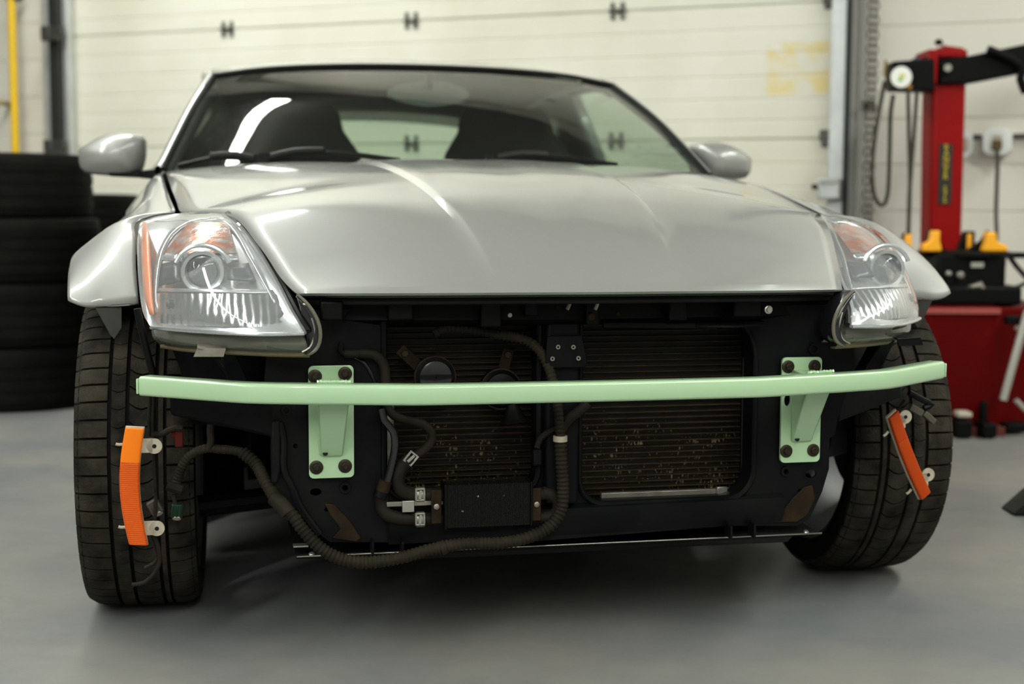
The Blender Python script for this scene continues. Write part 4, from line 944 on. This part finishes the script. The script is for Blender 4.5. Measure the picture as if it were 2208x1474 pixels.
# ---- oil cooler
a, b = q(962, 1046, .50), q(1142, 1130, .50)
oc = MB(); n_ = 62; 
for i in range(n_):
    x = a.x + (b.x - a.x) * (i + .5) / n_; oc.box((x, -.482, (a.z + b.z) / 2), ((b.x - a.x) / n_ * .45, .040, a.z - b.z))
oc.box(((a.x + b.x) / 2, -.478, (a.z + b.z) / 2), (b.x - a.x, .022, (a.z - b.z) * .96))
oco = oc.build('oil_cooler', m_cooler, car)
MB().box((a.x - .002, -.484, (a.z + b.z) / 2), (.004, .046, a.z - b.z + .004)).box((b.x + .002, -.484, (a.z + b.z) / 2), (.004, .046, a.z - b.z + .004)).build('cooler_end_plate', m_blackpl, oco, bevel=.001)
for y in (1067, 1118):
    c0, c1 = q(918, y, .482), q(962, y, .482); MB().cyl(c0, c1, .0095, n=18).build('cooler_pipe', m_hose, oco)
    c0, c1 = q(1142, y, .482), q(1172, y - 2, .482); MB().cyl(c0, c1, .0118, n=18).build('cooler_pipe', m_alu if y < 0 else m_hose, oco)
MB().tube([q(1170, 1063, .482), q(1186, 1064, .482), q(1202, 1076, .482), q(1205, 1090, .482), q(1201, 1104, .482), q(1186, 1114, .482), q(1170, 1116, .482)], .0122, 14).build('cooler_elbow', m_hose, oco)
for (x0, x1, y0_, y1_, bx) in ((930, 952, 1056, 1128, 941), (1146, 1166, 1052, 1122, 1157)):
    a_, b_ = q(x0, y0_, .497), q(x1, y1_, .497)
    st_ = MB().box(((a_.x + b_.x) / 2, -.497, (a_.z + b_.z) / 2), (b_.x - a_.x, .004, a_.z - b_.z)).build('cooler_strap', m_rust, oco, bevel=.0015)
    c = q(bx, (y0_ + y1_) / 2, .500); MB().lathe([(0, .0052), (.002, .0050), (.003, .0035)], c, (0, -1, 0), 20).build('strap_screw', m_alu, oco)
a_, b_ = q(832, 1080, .486), q(962, 1090, .486)
MB().box(((a_.x + b_.x) / 2, -.484, (a_.z + b_.z) / 2), (b_.x - a_.x, .005, .0085)).build('cooler_bar', m_alu, oco, bevel=.001)
a_ = q(880, 1091, .49); MB().box((a_.x, -.490, a_.z), (.021, .006, .020)).build('cooler_clip', m_steel, oco, bevel=.001)
# ---- wiring harness, corrugated
def harness(pts, r, f, name='wiring_harness', mm=m_conduit, par=car, ring=.0075):
    return MB().tube(Q(pts, f), r, 14, .0012, ring=ring, amp=r * .075).build(name, mm, par, smooth=60)
h1 = harness([(522, 974, .42), (552, 1000, .43), (574, 1040, .455), (600, 1082, .48), (632, 1112, .495), (652, 1140, .50), (690, 1180, .505), (735, 1204, .505), (790, 1212, .505), (860, 1203, .505), (930, 1184, .503), (1000, 1172, .50), (1080, 1170, .50), (1140, 1158, .50), (1185, 1134, .502), (1210, 1098, .504), (1214, 1050, .504), (1211, 1000, .504), (1208, 940, .503)], .0105, .5)
MB().tube(Q([(590, 1072, .475), (606, 1086, .485), (622, 1106, .492)], .48), .0135, 12).build('harness_boot', m_hose, h1)
harness([(1208, 950, .503), (1206, 905, .503), (1200, 860, .50), (1192, 820, .50), (1178, 780, .49), (1158, 750, .48), (1130, 732, .475), (1080, 722, .47), (1020, 712, .465), (965, 708, .465), (935, 720, .465)], .0085, .5)
harness([(376, 1062, .38), (384, 1030, .38), (398, 995, .385), (420, 975, .39), (448, 966, .395), (470, 968, .40), (500, 970, .41), (524, 975, .42)], .0078, .4, ring=.006)
MB().tube(Q([(450, 966), (455, 950), (453, 930), (455, 915)], .40), .0065, 10).build('harness_branch', m_hose, h1)
MB().tube(Q([(1208, 930), (1225, 905), (1250, 885), (1268, 870)], .50), .0095, 12).build('harness_branch', m_hose, h1)
MB().tube(Q([(1205, 922), (1185, 930), (1165, 945), (1158, 965)], .495), .0055, 10).build('harness_branch', m_hose, h1)
for (x, y, ang) in ((1208, 945, 0), (955, 1180, 70)):
    c = q(x, y, .503); rt = Matrix.Rotation(R(ang), 3, 'Y'); d = rt @ V((0, 0, .005)); MB().cyl(c - d, c + d, .0125, n=18).build('harness_tape', m_whitepl if ang == 0 else m_hose, h1)
a = q(1158, 985, .48); MB().box(a, (.016, .014, .03)).build('harness_plug', m_black, h1, bevel=.003)
# left side wiring: hanging plugs
MB().tube(Q([(374, 1066), (378, 1085), (381, 1095)], .38), .004, 8).build('plug_wire', m_hose, h1)
MB().cyl(q(360, 1046, .385), q(392, 1056, .385), .009, n=10).build('harness_clip', m_hose, h1)
def plug(px, py, mm, ang, f_, name='wiring_plug'):
    c = q(px, py, f_); rt = Matrix.Rotation(R(ang), 3, 'Y'); m = MB()
    m.box(c, (.020, .018, .024), rt)
    for k in (-1, 0, 1): m.box(c + rt @ V((k * .007, -.010, .0)), (.003, .003, .022), rt)
    o = m.build(name, mm, h1, bevel=.0015)
    e = MB(); e.lathe([(0, .0075), (.002, .0075)], c + rt @ V((0, -.004, -.0125)), rt @ V((0, -.6, -1)), 14); e.build('plug_face', m_whitepl, o)
    return o
plug(334, 1092, m_greypl, -28, .40); plug(382, 1100, m_greenpl, 4, .385)
a = q(386, 942, .36); MB().box(a, (.014, .012, .034)).box(a + V((-.010, 0, .008)), (.008, .008, .016)).build('wiring_plug', m_redpl, h1, bevel=.0015)
MB().tube(Q([(326, 934), (345, 937), (362, 928), (378, 922), (392, 924)], .37), .0055, 10).build('harness_branch', m_hose, h1)
MB().tube(Q([(296, 665), (303, 700), (315, 750), (328, 800), (333, 825)], .35), .0065, 12).build('harness_branch', m_blackpl, h1)
for x in (322, 330): MB().tube(Q([(x, 820), (x + 1, 860), (x - 1, 900), (x, 940)], .37), .0030, 8).build('harness_wire', m_hose, h1)
MB().tube(Q([(1960, 846), (1990, 862), (2010, 872), (1992, 880)], .36), .006, 8).build('harness_branch', m_black, h1)
MB().box(q(1975, 884, .36), (.03, .012, .014), Matrix.Rotation(.5, 3, 'Y')).build('wiring_plug', m_greypl, h1, bevel=.002)
MB().box(q(2003, 900, .36), (.03, .012, .012), Matrix.Rotation(.7, 3, 'Y')).build('wiring_plug', m_greypl, h1, bevel=.002)
# ---- undertray
ut = MB(); ut.grid([[V((x, y, z)) for x in (-.488, -.25, 0, .25, .486)] for y, z in ((-.452, .188), (-.40, .1885), (-.2, .19), (.2, .19))]).build('undertray', m_blackpl, car, solid=.003)
uo = car.children[-1] if False else bpy.data.objects['undertray']
MB().grid([[V((x, y, z)) for x in (-.488, -.25, 0, .25, .486)] for y, z in ((-.4535, .1905), (-.4555, .1895), (-.4535, .1875))]).build('tray_edge', m_steel, uo, smooth=180, solid=.001)
MB().grid([[V((x, y, z)) for x in (-.40, -.2, 0, .2, .43)] for y, z in ((-.452, .187), (-.425, .168))]).build('tray_skirt', m_blackpl, uo, solid=.002)
a, b = q(632, 1178, .42), q(664, 1172, .42); MB().box(((a.x + b.x) / 2, -.42, (a.z + b.z) / 2), (b.x - a.x, .02, .0025)).build('tray_tab', m_steel, uo)
for x, y in ((672, 1194), (1738, 1146)): c = q(x, y, .445); MB().lathe([(0, .0055), (.0025, .004)], c, (0, -.3, 1), 16).build('tray_rivet', m_steel, uo)
# ================================================================== WHEELS
def tyre_mesh(Rr=.3115, w=.215, N=58, rim=.235, flip=False, blocks=True):
    m = MB(); hw = w / 2; n = 96
    prof = [(-hw * .80, rim), (-hw * .97, rim + .02), (-hw * 1.0, (rim + Rr) / 2), (-hw * .99, Rr - .028), (-hw * .955, Rr - .014), (-hw * .90, Rr - .0095), (-hw * .5, Rr - .008), (0, Rr - .0075), (hw * .5, Rr - .008), (hw * .90, Rr - .0095), (hw * .955, Rr - .014), (hw * .99, Rr - .028), (hw * 1.0, (rim + Rr) / 2), (hw * .97, rim + .02), (hw * .80, rim), (-hw * .80, rim)]
    vs = []; 
    for a, r in prof:
        for i in range(n):
            t = 2 * math.pi * i / n; vs.append((a, r * math.cos(t), r * math.sin(t)))
    fs = [(k * n + i, k * n + (i + 1) % n, (k + 1) * n + (i + 1) % n, (k + 1) * n + i) for k in range(len(prof) - 1) for i in range(n)]
    m.add(vs, fs)
    return m
def tread_mesh(Rr=.3115, w=.215, N=58, flip=1):
    m = MB()
    rad = lambda a: Rr - .0012 * (a / .055) ** 2 - .010 * max(0, abs(a) - .086) / .018
    rowsd = [(-.1195, -.052, .13, 0, .0), (-.044, -.016, .045, .35, .004), (-.008, .042, .10, .15, .010), (.050, .0595, 0, .0, 0), (.0665, .1195, .13, .5, .0)]
    for (a0, a1, gap, ph, sk) in rowsd:
        a0, a1 = a0 * w / .245, a1 * w / .245
        for k in range(N):
            th0 = 2 * math.pi * (k + ph + gap / 2) / N; th1 = 2 * math.pi * (k + ph + 1 - gap / 2) / N
            nsub = 4; A = [a0 + (a1 - a0) * i / nsub for i in range(nsub + 1)]; top = []; bot = []
            for j in range(3):
                th = th0 + (th1 - th0) * j / 2
                for i, a in enumerate(A):
                    t2 = th + sk * 6 * math.sin(math.pi * i / nsub) / 1.0 * .6
                    r = rad(a); top.append((a * flip, r * math.cos(t2), r * math.sin(t2))); r2 = r - .0085; bot.append((a * flip, r2 * math.cos(t2), r2 * math.sin(t2)))
            nn = nsub + 1; fs = []
            for j in range(2):
                for i in range(nsub): fs.append((j * nn + i, j * nn + i + 1, (j + 1) * nn + i + 1, (j + 1) * nn + i))
            o = 3 * nn; per = [i for i in range(nn)] + [nn + nsub] + [2 * nn + i for i in reversed(range(nn))] + [nn]
            for x, y in zip(per, per[1:] + per[:1]): fs.append((x, y, o + y, o + x))
            m.add(top + bot, fs)
    return m
def wheel(x, y, steer, flip, name='wheel'):
    T = Matrix.Translation(V((x, y, .311))) @ Matrix.Rotation(R(steer), 4, 'Z')
    rim = MB().lathe([(-.10, .243), (-.095, .232), (.0, .228), (.085, .232), (.10, .243)], (0, 0, 0), (1, 0, 0), 48, caps=False)
    for k in range(6):
        t = 2 * math.pi * k / 6; d = V((0, math.cos(t), math.sin(t))); e = V((0, -math.sin(t), math.cos(t))); s = -flip
        rim.hexa([d * .04 + e * .03 + V((.05 * flip * -1, 0, 0)), d * .04 - e * .03 + V((-.05 * flip, 0, 0)), d * .04 - e * .03 + V((-.08 * flip, 0, 0)), d * .04 + e * .03 + V((-.08 * flip, 0, 0))], [d * .232 + e * .02 + V((-.06 * flip, 0, 0)), d * .232 - e * .02 + V((-.06 * flip, 0, 0)), d * .232 - e * .02 + V((-.09 * flip, 0, 0)), d * .232 + e * .02 + V((-.09 * flip, 0, 0))])
    rim.lathe([(-.09, .045), (-.05, .05), (.06, .07)], (0, 0, 0), (-flip * -1, 0, 0), 24)
    rim.lathe([(.02, .14), (.04, .16)], (0, 0, 0), (1, 0, 0), 40)
    wo = rim.build(name, m_rim, car, smooth=40); wo.matrix_basis = T
    ty = tyre_mesh().build('tyre', m_rubber, wo, smooth=40)
    tread_mesh(flip=flip).build('tread', m_tread, wo, smooth=30, fix=False)
    return wo
wheel(-.757, .02, -2, 1); wheel(.752, .02, -2, -1); wheel(-.765, 2.65, 0, 1); wheel(.765, 2.65, 0, -1)
# ================================================================== DANGLING SIDE MARKERS
def marker(tl, tr, br, bl, f_, label, right=False):
    TL, TR, BR, BL = [q(*p, f_) for p in (tl, tr, br, bl)]
    org = (TL + TR + BR + BL) / 4
    t = empty('side_marker_lamp', MC @ Matrix.Translation(org), label, 'marker lamp', 'amber lamps dangling by their wires')
    A = [p - org for p in (TL, TR, BR, BL)]
    up = ((A[0] + A[1]) - (A[2] + A[3])).normalized(); rt = ((A[1] + A[2]) - (A[0] + A[3])).normalized(); fw = V((0, -1, 0))
    L = ((A[0] + A[1]) / 2 - (A[2] + A[3]) / 2).length; w = (A[1] - A[0]).length
    def body(s0, s1, dz, ww, fwo, th=.012):
        rows = []
        for i in range(15):
            s = s0 + (s1 - s0) * i / 14; c = (A[0] + A[1]) / 2 * s + (A[2] + A[3]) / 2 * (1 - s)
            bend = -.012 * math.sin(math.pi * s) * (1 if not right else .3); wq = ww * (1 - .05 * abs(2 * s - 1) ** 3)
            row = []
            for a, b in ((-.5, 0), (-.5, .6), (-.44, .9), (-.3, 1), (.3, 1), (.44, .9), (.5, .6), (.5, 0)):
                row.append(c + rt * (a * wq + bend) + fw * (fwo + b * th))
            rows.append(row)
        m = MB().grid(rows, close=True); m.f.append(tuple(range(8))); m.f.append(tuple(range(14 * 8, 15 * 8))); return m
    body(.0, 1.0, 0, w * 1.02, 0, .010).build('back_housing', m_whitepl, t, bevel=.001)
    body(.01, .70, 0, w, .010, .010).build('amber_lens', m_amber3 if right else m_amber, t, bevel=.001, smooth=50)
    body(.70, .99, 0, w, .010, .010).build('upper_lens', m_amber2 if not right else m_amber3, t, bevel=.001, smooth=50)
    for s in (.14, .84):
        c = (A[0] + A[1]) / 2 * s + (A[2] + A[3]) / 2 * (1 - s); bb = rt * (w * .5 + .012) 
        e = MB().lathe([(0, .013), (.003, .013)], c + bb + rt * .002, fw, 20); e.box(c + rt * (w * .5) + fw * .0015, (.022, .003, .024)); eo = e.build('mounting_ear', m_whitepl, t)
        MB().lathe([(.0031, .0036), (.0036, .0036)], c + bb + rt * .002, fw, 14).build('ear_hole', m_trim, eo)
        c3 = c - rt * (w * .5 + .004); MB().tube([c3, c3 - rt * .008 - up * .001, c3 - rt * .013], .0026, 8).build('clip_pin', m_whitepl, t)
    return t, org
def pos(t, org, pts, f_): return [q(x, y, f_) - org for x, y in pts]
t, org = marker((271, 914), (313, 922), (320, 1170), (280, 1174), .44, 'amber side marker lamp hanging upright in front of the left tyre')
wo = MB().tube(pos(t, org, [(332, 1150), (340, 1175), (345, 1205), (335, 1232), (312, 1255), (284, 1260)], .425), .0038, 8).tube(pos(t, org, [(326, 1150), (334, 1178), (340, 1200), (330, 1215), (312, 1224)], .42), .0032, 8).tube(pos(t, org, [(330, 935), (332, 1000), (336, 1080), (332, 1150)], .415), .003, 8)
wo.build('lamp_wire', m_hose, t)
t, org = marker((1905, 893), (1931, 885), (1999, 1050), (1978, 1084), .40, 'dark amber side marker lamp hanging at a slant in front of the right tyre', True)
MB().tube(pos(t, org, [(1925, 895), (1938, 880), (1950, 862)], .38), .003, 8).build('lamp_wire', m_hose, t)
# ================================================================== TYRE STACKS
def loose_tyre(cx_, cy_, z, rr, w, tilt, label, group, rim=.21):
    T = Matrix.Translation(V((cx_, cy_, z + w / 2))) @ Matrix.Rotation(R(90), 4, 'Y') @ Matrix.Rotation(R(tilt), 4, 'X')
    m = tyre_mesh(rr + .004, w, rim=rim); me = m
    for a in (-.07, -.025, .025, .07): m.lathe([(a - .018, rr - .005), (a - .016, rr), (a + .016, rr), (a + .018, rr - .005)], (0, 0, 0), (1, 0, 0), 60, caps=False)
    o = m.build('loose_tyre', m_rubber, mw=T, smooth=35); return tag(o, label, 'tyre', group)
e0 = W(197, 560, 5.62); R0 = .345; c0x = e0.x - R0 * 1.03; 
H4 = W(100, 325, 5.35).z; wt_ = H4 / 4
for k in range(4):
    loose_tyre(c0x + (-.02 if k == 3 else .004 * k), 5.72, wt_ * k, R0, wt_ - .002, k * 17, 'dark tyre in the left stack, %s' % ('lowest, on the floor', 'second from the floor', 'second from the top', 'topmost, under the yellow pipe')[k], 'tyres stacked at the left')
e1 = W(296, 440, 6.5); R1 = .32; z1 = W(250, 415, 6.0).z; w1 = .235; nb = max(1, int(round(z1 / w1))); w1 = z1 / nb
for k in range(nb):
    loose_tyre(e1.x - R1 * 1.03, 6.55, w1 * k, R1, w1 - .002, k * 23, 'brown dusty tyre in the rear stack behind the mirror, %s' % (['lowest, on the floor', 'second from the floor', 'third from the floor', 'fourth from the floor'][k] if k < nb - 1 else 'topmost'), 'tyres stacked behind the car')
# ================================================================== TYRE CHANGER
b0 = G(2050, 936); YC = b0.y
tc_ang = R(-13)
OB = W(2060, 800, YC + .02); T0 = Matrix.Translation(V((OB.x, YC, 0)))
ch = empty('tyre_changer', T0, 'red and black tyre changing machine with a tall red post, right of the car', 'workshop machine')
def cl(px, py, Y): return W(px, py, Y) - V((OB.x, YC, 0))
a, b = cl(2000, 662, YC), cl(2147, 935, YC)
zt = a.z; xr = b.x; xl = a.x - .02
c2 = cl(2240, 668, YC + .10)
MB().hexa([V((xl, 0, .03)), V((xr, .01, .03)), V((xr + .10, .60, .03)), V((xl, .60, .03))], [V((xl, 0, zt)), V((xr, .01, zt)), V((xr + .10, .60, zt)), V((xl, .60, zt))]).build('cabinet', m_red, ch, bevel=.006)
MB().hexa([V((xr + .004, .04, .03)), V((c2.x + .1, .14, .03)), V((c2.x + .1, .58, .03)), V((xr + .02, .58, .03))], [V((xr + .004, .04, zt - .005)), V((c2.x + .1, .14, zt - .005)), V((c2.x + .1, .58, zt - .005)), V((xr + .02, .58, zt - .005))]).build('side_cabinet', m_red, ch, bevel=.006)
MB().box(((xl + xr) / 2, .27, .016), (xr - xl + .04, .62, .032)).box((xr + .25, .34, .012), (.5, .5, .024)).build('base_skirt', mat('dull_red_skirt', (.10, .014, .008), .6), ch, bevel=.003)
MB().box(((xl + xr) / 2, -.004, zt - .012), (xr - xl, .006, .02)).build('cabinet_lip', mat('worn_pink_edge', (.32, .06, .05), .5), ch)
# turntable and black mechanism
YT = YC + .28
a, b = cl(1978, 545, YT), cl(2180, 549, YT); xm = (a.x + b.x) / 2
MB().lathe([(-.022, (b.x - a.x) / 2 * .92), (-.014, (b.x - a.x) / 2), (0, (b.x - a.x) / 2), (.004, (b.x - a.x) / 2 - .02)], (xm, .28, a.z + .005), (0, 0, 1), 40).build('turntable', m_mach, ch, smooth=40)
c = cl(2206 + 60, 541, YT); MB().box(((b.x + c.x) / 2 - .04, .28, a.z - .006), (c.x - b.x + .08, .09, .02)).build('table_arm', m_mach, ch, bevel=.003)
a2, b2 = cl(1995, 560, YT), cl(2138, 650, YT)
mc = MB(); mc.box(((a2.x + b2.x) / 2, .28, (a2.z + .0 + zt) / 2 + .015), (b2.x - a2.x, .30, a2.z - zt + .03))
mc.box(((a2.x + b2.x) / 2, .28, zt + .035), (b2.x - a2.x + .10, .36, .07)); mc.cyl((xm, .28, a2.z - .02), (xm, .28, a.z), .11, n=24)
mo = mc.build('gearbox', m_mach, ch, bevel=.012)
for (x, y, r, mm) in ((2069, 593, .013, m_alu), (2044, 589, .009, m_grey)):
    p = cl(x, y, YT - .16); MB().lathe([(0, r), (.015, r), (.02, r * .6)], p, (0, -1, 0), 18).build('gauge_fitting', mm, mo)
for (x0, y0_, x1, y1_) in ((2065, 628, 2118, 612), (2088, 632, 2122, 618), (2098, 640, 2118, 634)):
    MB().cyl(cl(x0, y0_, YT - .16), cl(x1, y1_, YT - .17), .010, n=12).build('air_cylinder', m_alu, mo)
MB().box(cl(2107, 571, YT - .16), (.045, .006, .018)).build('maker_plate', m_grey, mo)
MB().cyl(cl(2138, 566, YT - .1), cl(2170, 567, YT - .1), .007, n=10).build('side_lever', m_grey, mo)
# yellow clamping jaws
def jaw(px0, px1, pt, flip_, lbl=None, slope=True):
    Yj = YC + .16; a, b = cl(px0, 542, Yj), cl(px1, 542, Yj); tp = cl(px0, pt, Yj); h = tp.z - a.z; w = b.x - a.x; m = MB()
    x = [0, .45, .58, 1.0, 1.0, 0]; 
    prof = [(0, 0), (1, 0), (1, .30), (.55, .50), (.48, 1.0), (.10, 1.0), (.12, .55), (0, .12)] if flip_ > 0 else [(0, 0), (1, 0), (1, .12), (.88, .55), (.90, 1.0), (.52, 1.0), (.45, .50), (0, .30)]
    m.prism([V((a.x + w * u, a.y, a.z + h * v)) for u, v in prof], (0, .05, 0)); jo = m.build('clamping_jaw', m_yellow, ch, bevel=.005)
    MB().prism([V((a.x + w * u, a.y + .052, a.z + h * v)) for u, v in (((.5, 0), (-.55, 0), (.1, .55), (.35, 1.1), (.45, 1.0)) if flip_ > 0 else ((.4, 0), (1.5, 0), (.95, .5), (.65, 1.1), (.5, 1.0)))], (0, .03, 0)).build('jaw_carrier', m_mach, jo, bevel=.003)
jaw(1943, 1969, 505, -1); jaw(1989, 2031, 497, -1); jaw(2122, 2173, 500, 1)
a = cl(2085, 541, YT + .1); MB().hexa([a + V((-.03, 0, 0)), a + V((.03, 0, 0)), a + V((.03, .05, 0)), a + V((-.03, .05, 0))], [a + V((-.005, 0, .075)), a + V((.03, 0, .075)), a + V((.03, .05, .075)), a + V((-.005, .05, .075))]).build('rear_jaw_carrier', m_mach, ch, bevel=.004)
a = cl(2089, 541, YT + .06); MB().box(a + V((0, 0, .035)), (.014, .02, .06)).build('clamping_jaw', m_yellow, ch, bevel=.003)
# post
YPp = YC + .62
a, b = cl(1996, 540, YPp), cl(2063, 540, YPp); t0, t1 = cl(1997, 175, YPp), cl(2072, 175, YPp)
zb_, zt_ = .25, cl(2030, 122, YPp).z
def ring(xa, xb, z, dy): return [V((xa, .62 - dy, z)), V((xb, .62 - dy, z)), V((xb, .62 + dy, z)), V((xa, .62 + dy, z))]
post = MB().hexa(ring(a.x, b.x, zb_, .075), ring(t0.x, t1.x, zt_, .075)).build('post', m_redpost, ch, bevel=.02, seg=3)
fr_ = [cl(2012, 540, YPp - .09), cl(2040, 560, YPp - .10), cl(2060, 530, YPp - .09)]
MB().box(cl(2029, 120, YPp), ((t1.x - t0.x) * 1.12, .18, .03)).box(cl(2046, 112, YPp), ((t1.x - t0.x) * .6, .12, .03), Matrix.Rotation(.12, 3, 'Y')).build('post_cap', m_redpost, ch, bevel=.006)
MB().box(cl(2010, 145, YPp - .10), (.035, .03, .12)).build('post_bracket', m_redpost, ch, bevel=.005)
MB().box(cl(2062, 108, YPp), (.04, .04, .014)).build('warning_tab', m_ylet, ch, bevel=.002)
kp = cl(2024, 91, YPp - .02); MB().tube([cl(2040, 118, YPp), cl(2040, 104, YPp), cl(2030, 93, YPp)], .005, 8).build('knob_stem', m_alu, ch)
MB().lathe([(-.014, .006), (-.008, .012), (.008, .012), (.014, .006)], kp, (1, 0, .1), 16).build('knob', m_mach, ch)
# label strip with stacked yellow letters
la, lb = cl(2027, 310, YPp - .080), cl(2050, 440, YPp - .080)
MB().box(((la.x + lb.x) / 2, .62 - .079, (la.z + lb.z) / 2), (lb.x - la.x, .004, la.z - lb.z)).build('label_strip', m_label, ch)
txt = 'RANGER 575'; hgt = (la.z - lb.z) / 10.2
for i, chh in enumerate(txt):
    if chh == ' ': continue
    cu = bpy.data.curves.new('letter', 'FONT'); cu.body = chh; cu.size = hgt * 1.28; cu.extrude = .001; cu.align_x = 'CENTER'; cu.align_y = 'CENTER'
    o = bpy.data.objects.new('tmp', cu); COL.objects.link(o); dg = bpy.context.evaluated_depsgraph_get(); me = bpy.data.meshes.new_from_object(o.evaluated_get(dg)); bpy.data.objects.remove(o)
    me.transform(Matrix.Translation(V(((la.x + lb.x) / 2, .62 - .0825, la.z - hgt * (i + .6)))) @ Matrix.Rotation(R(90), 4, 'X')); me.materials.clear(); me.materials.append(m_ylet)
    lo_ = bpy.data.objects.new('letter', me); COL.objects.link(lo_); lo_.parent = ch
# horizontal arms
YA = YPp - .02
def bar_(pts, y0_, y1_): 
    A = [cl(x, y, YA) for x, y in pts]; m = MB().prism([V((p.x, y0_, p.z)) for p in A], (0, y1_ - y0_, 0)); return m
bar_([(1910, 138), (2000, 131), (2000, 203), (1985, 200), (1912, 198)], .50, .62).build('regulator_block', m_mach, ch, bevel=.008)
bar_([(2012, 131), (2075, 125), (2300, 78), (2300, 140), (2075, 183), (2012, 186)], .52, .68).build('swing_arm', m_mach, ch, bevel=.008)
p = cl(1941, 167, YA - .11); go = MB().lathe([(0, .044), (.012, .044), (.016, .040)], p, (0, -1, 0), 32).build('pressure_gauge', m_mach, ch)
MB().lathe([(.0155, .0405), (.0175, .0395)], p, (0, -1, 0), 32).build('gauge_dial', m_gauge, go)
MB().box(p + V((.002, -.019, .004)), (.020, .001, .016)).build('dial_mark', mat('dial_yellow', (.65, .6, .12), .5), go)
MB().box(p + V((-.004, -.019, -.010)), (.016, .001, .012)).build('dial_mark', mat('dial_green', (.2, .5, .2), .5), go)
MB().cyl(cl(2044, 146, YA - .1), cl(2044, 146, YA - .12), .014, n=16).build('arm_bolt', m_grey, ch)
MB().box(cl(1974, 130, YA - .05), (.025, .03, .02), Matrix.Rotation(-.5, 3, 'Y')).build('blue_fitting', mat('blue_plastic', (.03, .05, .10), .5), ch, bevel=.003)
MB().cyl(cl(1961, 187, YA - .1), cl(1961, 187, YA - .13), .010, n=12).build('brass_fitting', mat('brass', (.35, .18, .03), .4, .6), ch)
MB().cyl(cl(1910, 130, YA - .05), cl(1908, 165, YA - .05), .006, n=10).build('brass_rod', mat('dull_brass', (.28, .18, .06), .4, .5), ch)
MB().tube([cl(x, y, YA - .10) for x, y in ((2130, 106), (2150, 114), (2185, 130), (2205, 150), (2200, 170), (2212, 200))], .016, 10, .02).build('arm_handle', m_mach, ch)
for pts, r in (([(1908, 175), (1900, 215), (1886, 300), (1880, 370), (1886, 425), (1902, 443), (1914, 420), (1918, 330), (1920, 250), (1926, 205)], .0085), ([(1958, 200), (1960, 300), (1962, 400), (1958, 520)], .008), ([(1977, 200), (1970, 300), (1961, 420), (1959, 520)], .008)):
    MB().tube([cl(x, y, YA - .10 + .1 * i) for i, (x, y) in zip((0, .2, .4, .6, .8, 1, .9, .7, .4, .1), pts)], r, 8, .02).build('air_hose', m_cord, ch)
MB().tube([cl(x, y, YT + .05) for x, y in ((2176, 552), (2190, 572), (2215, 600), (2250, 640))], .010, 8, .02).build('table_hose', m_cord, ch)
MB().tube([cl(x, y, YT + .05) for x, y in ((2145, 617), (2170, 622), (2195, 618), (2230, 600))], .008, 8, .02).build('table_hose', m_cord, ch)
# bead breaker arm bar and pedals
MB().cyl(cl(2216, 670, YC - .10), cl(2163, 862, YC - .10), .014, n=14).build('bead_breaker_bar', m_grey, ch)
MB().box(cl(2186, 690, YC - .03), (.06, .05, .03)).build('bar_pivot', m_mach, ch, bevel=.004)
MB().cyl(cl(2190, 705, YC - .06), cl(2206, 715, YC - .06), .008).cyl(cl(2190, 862, YC - .06), cl(2212, 885, YC - .06), .009).build('breaker_link', m_grey, ch)
a = cl(2071, 928, YC - .06); MB().box((a.x, a.y, .035), (.055, .10, .06)).build('foot_pedal', m_mach, ch, bevel=.006)
MB().box((a.x, a.y - .02, .085), (.05, .06, .02)).build('pedal_pad', m_whitepl, ch, bevel=.006)
a = cl(2125, 928, YC - .06); MB().box((a.x, a.y, .03), (.05, .10, .05)).box((a.x, a.y + .03, .08), (.022, .03, .09)).build('foot_pedal', m_mach, ch, bevel=.006)
a = cl(2185, 930, YC + .03); MB().box((a.x, a.y, .025), (.08, .08, .03)).build('floor_foot', m_mach, ch, bevel=.006)
# plain wedge for an unidentified dark shape at the right frame edge
a = G(2206, 1105); t = tag(MB().prism([V((-.045, -.05, 0)), V((.10, -.05, 0)), V((.10, -.05, .075)), V((.02, -.05, .060))], (0, .11, 0)).build('dark_wedge', m_trim, bevel=.01, mw=Matrix.Translation(a)), 'unidentified dark wedge cut off by the right frame edge, on the grey floor', 'wheel chock')
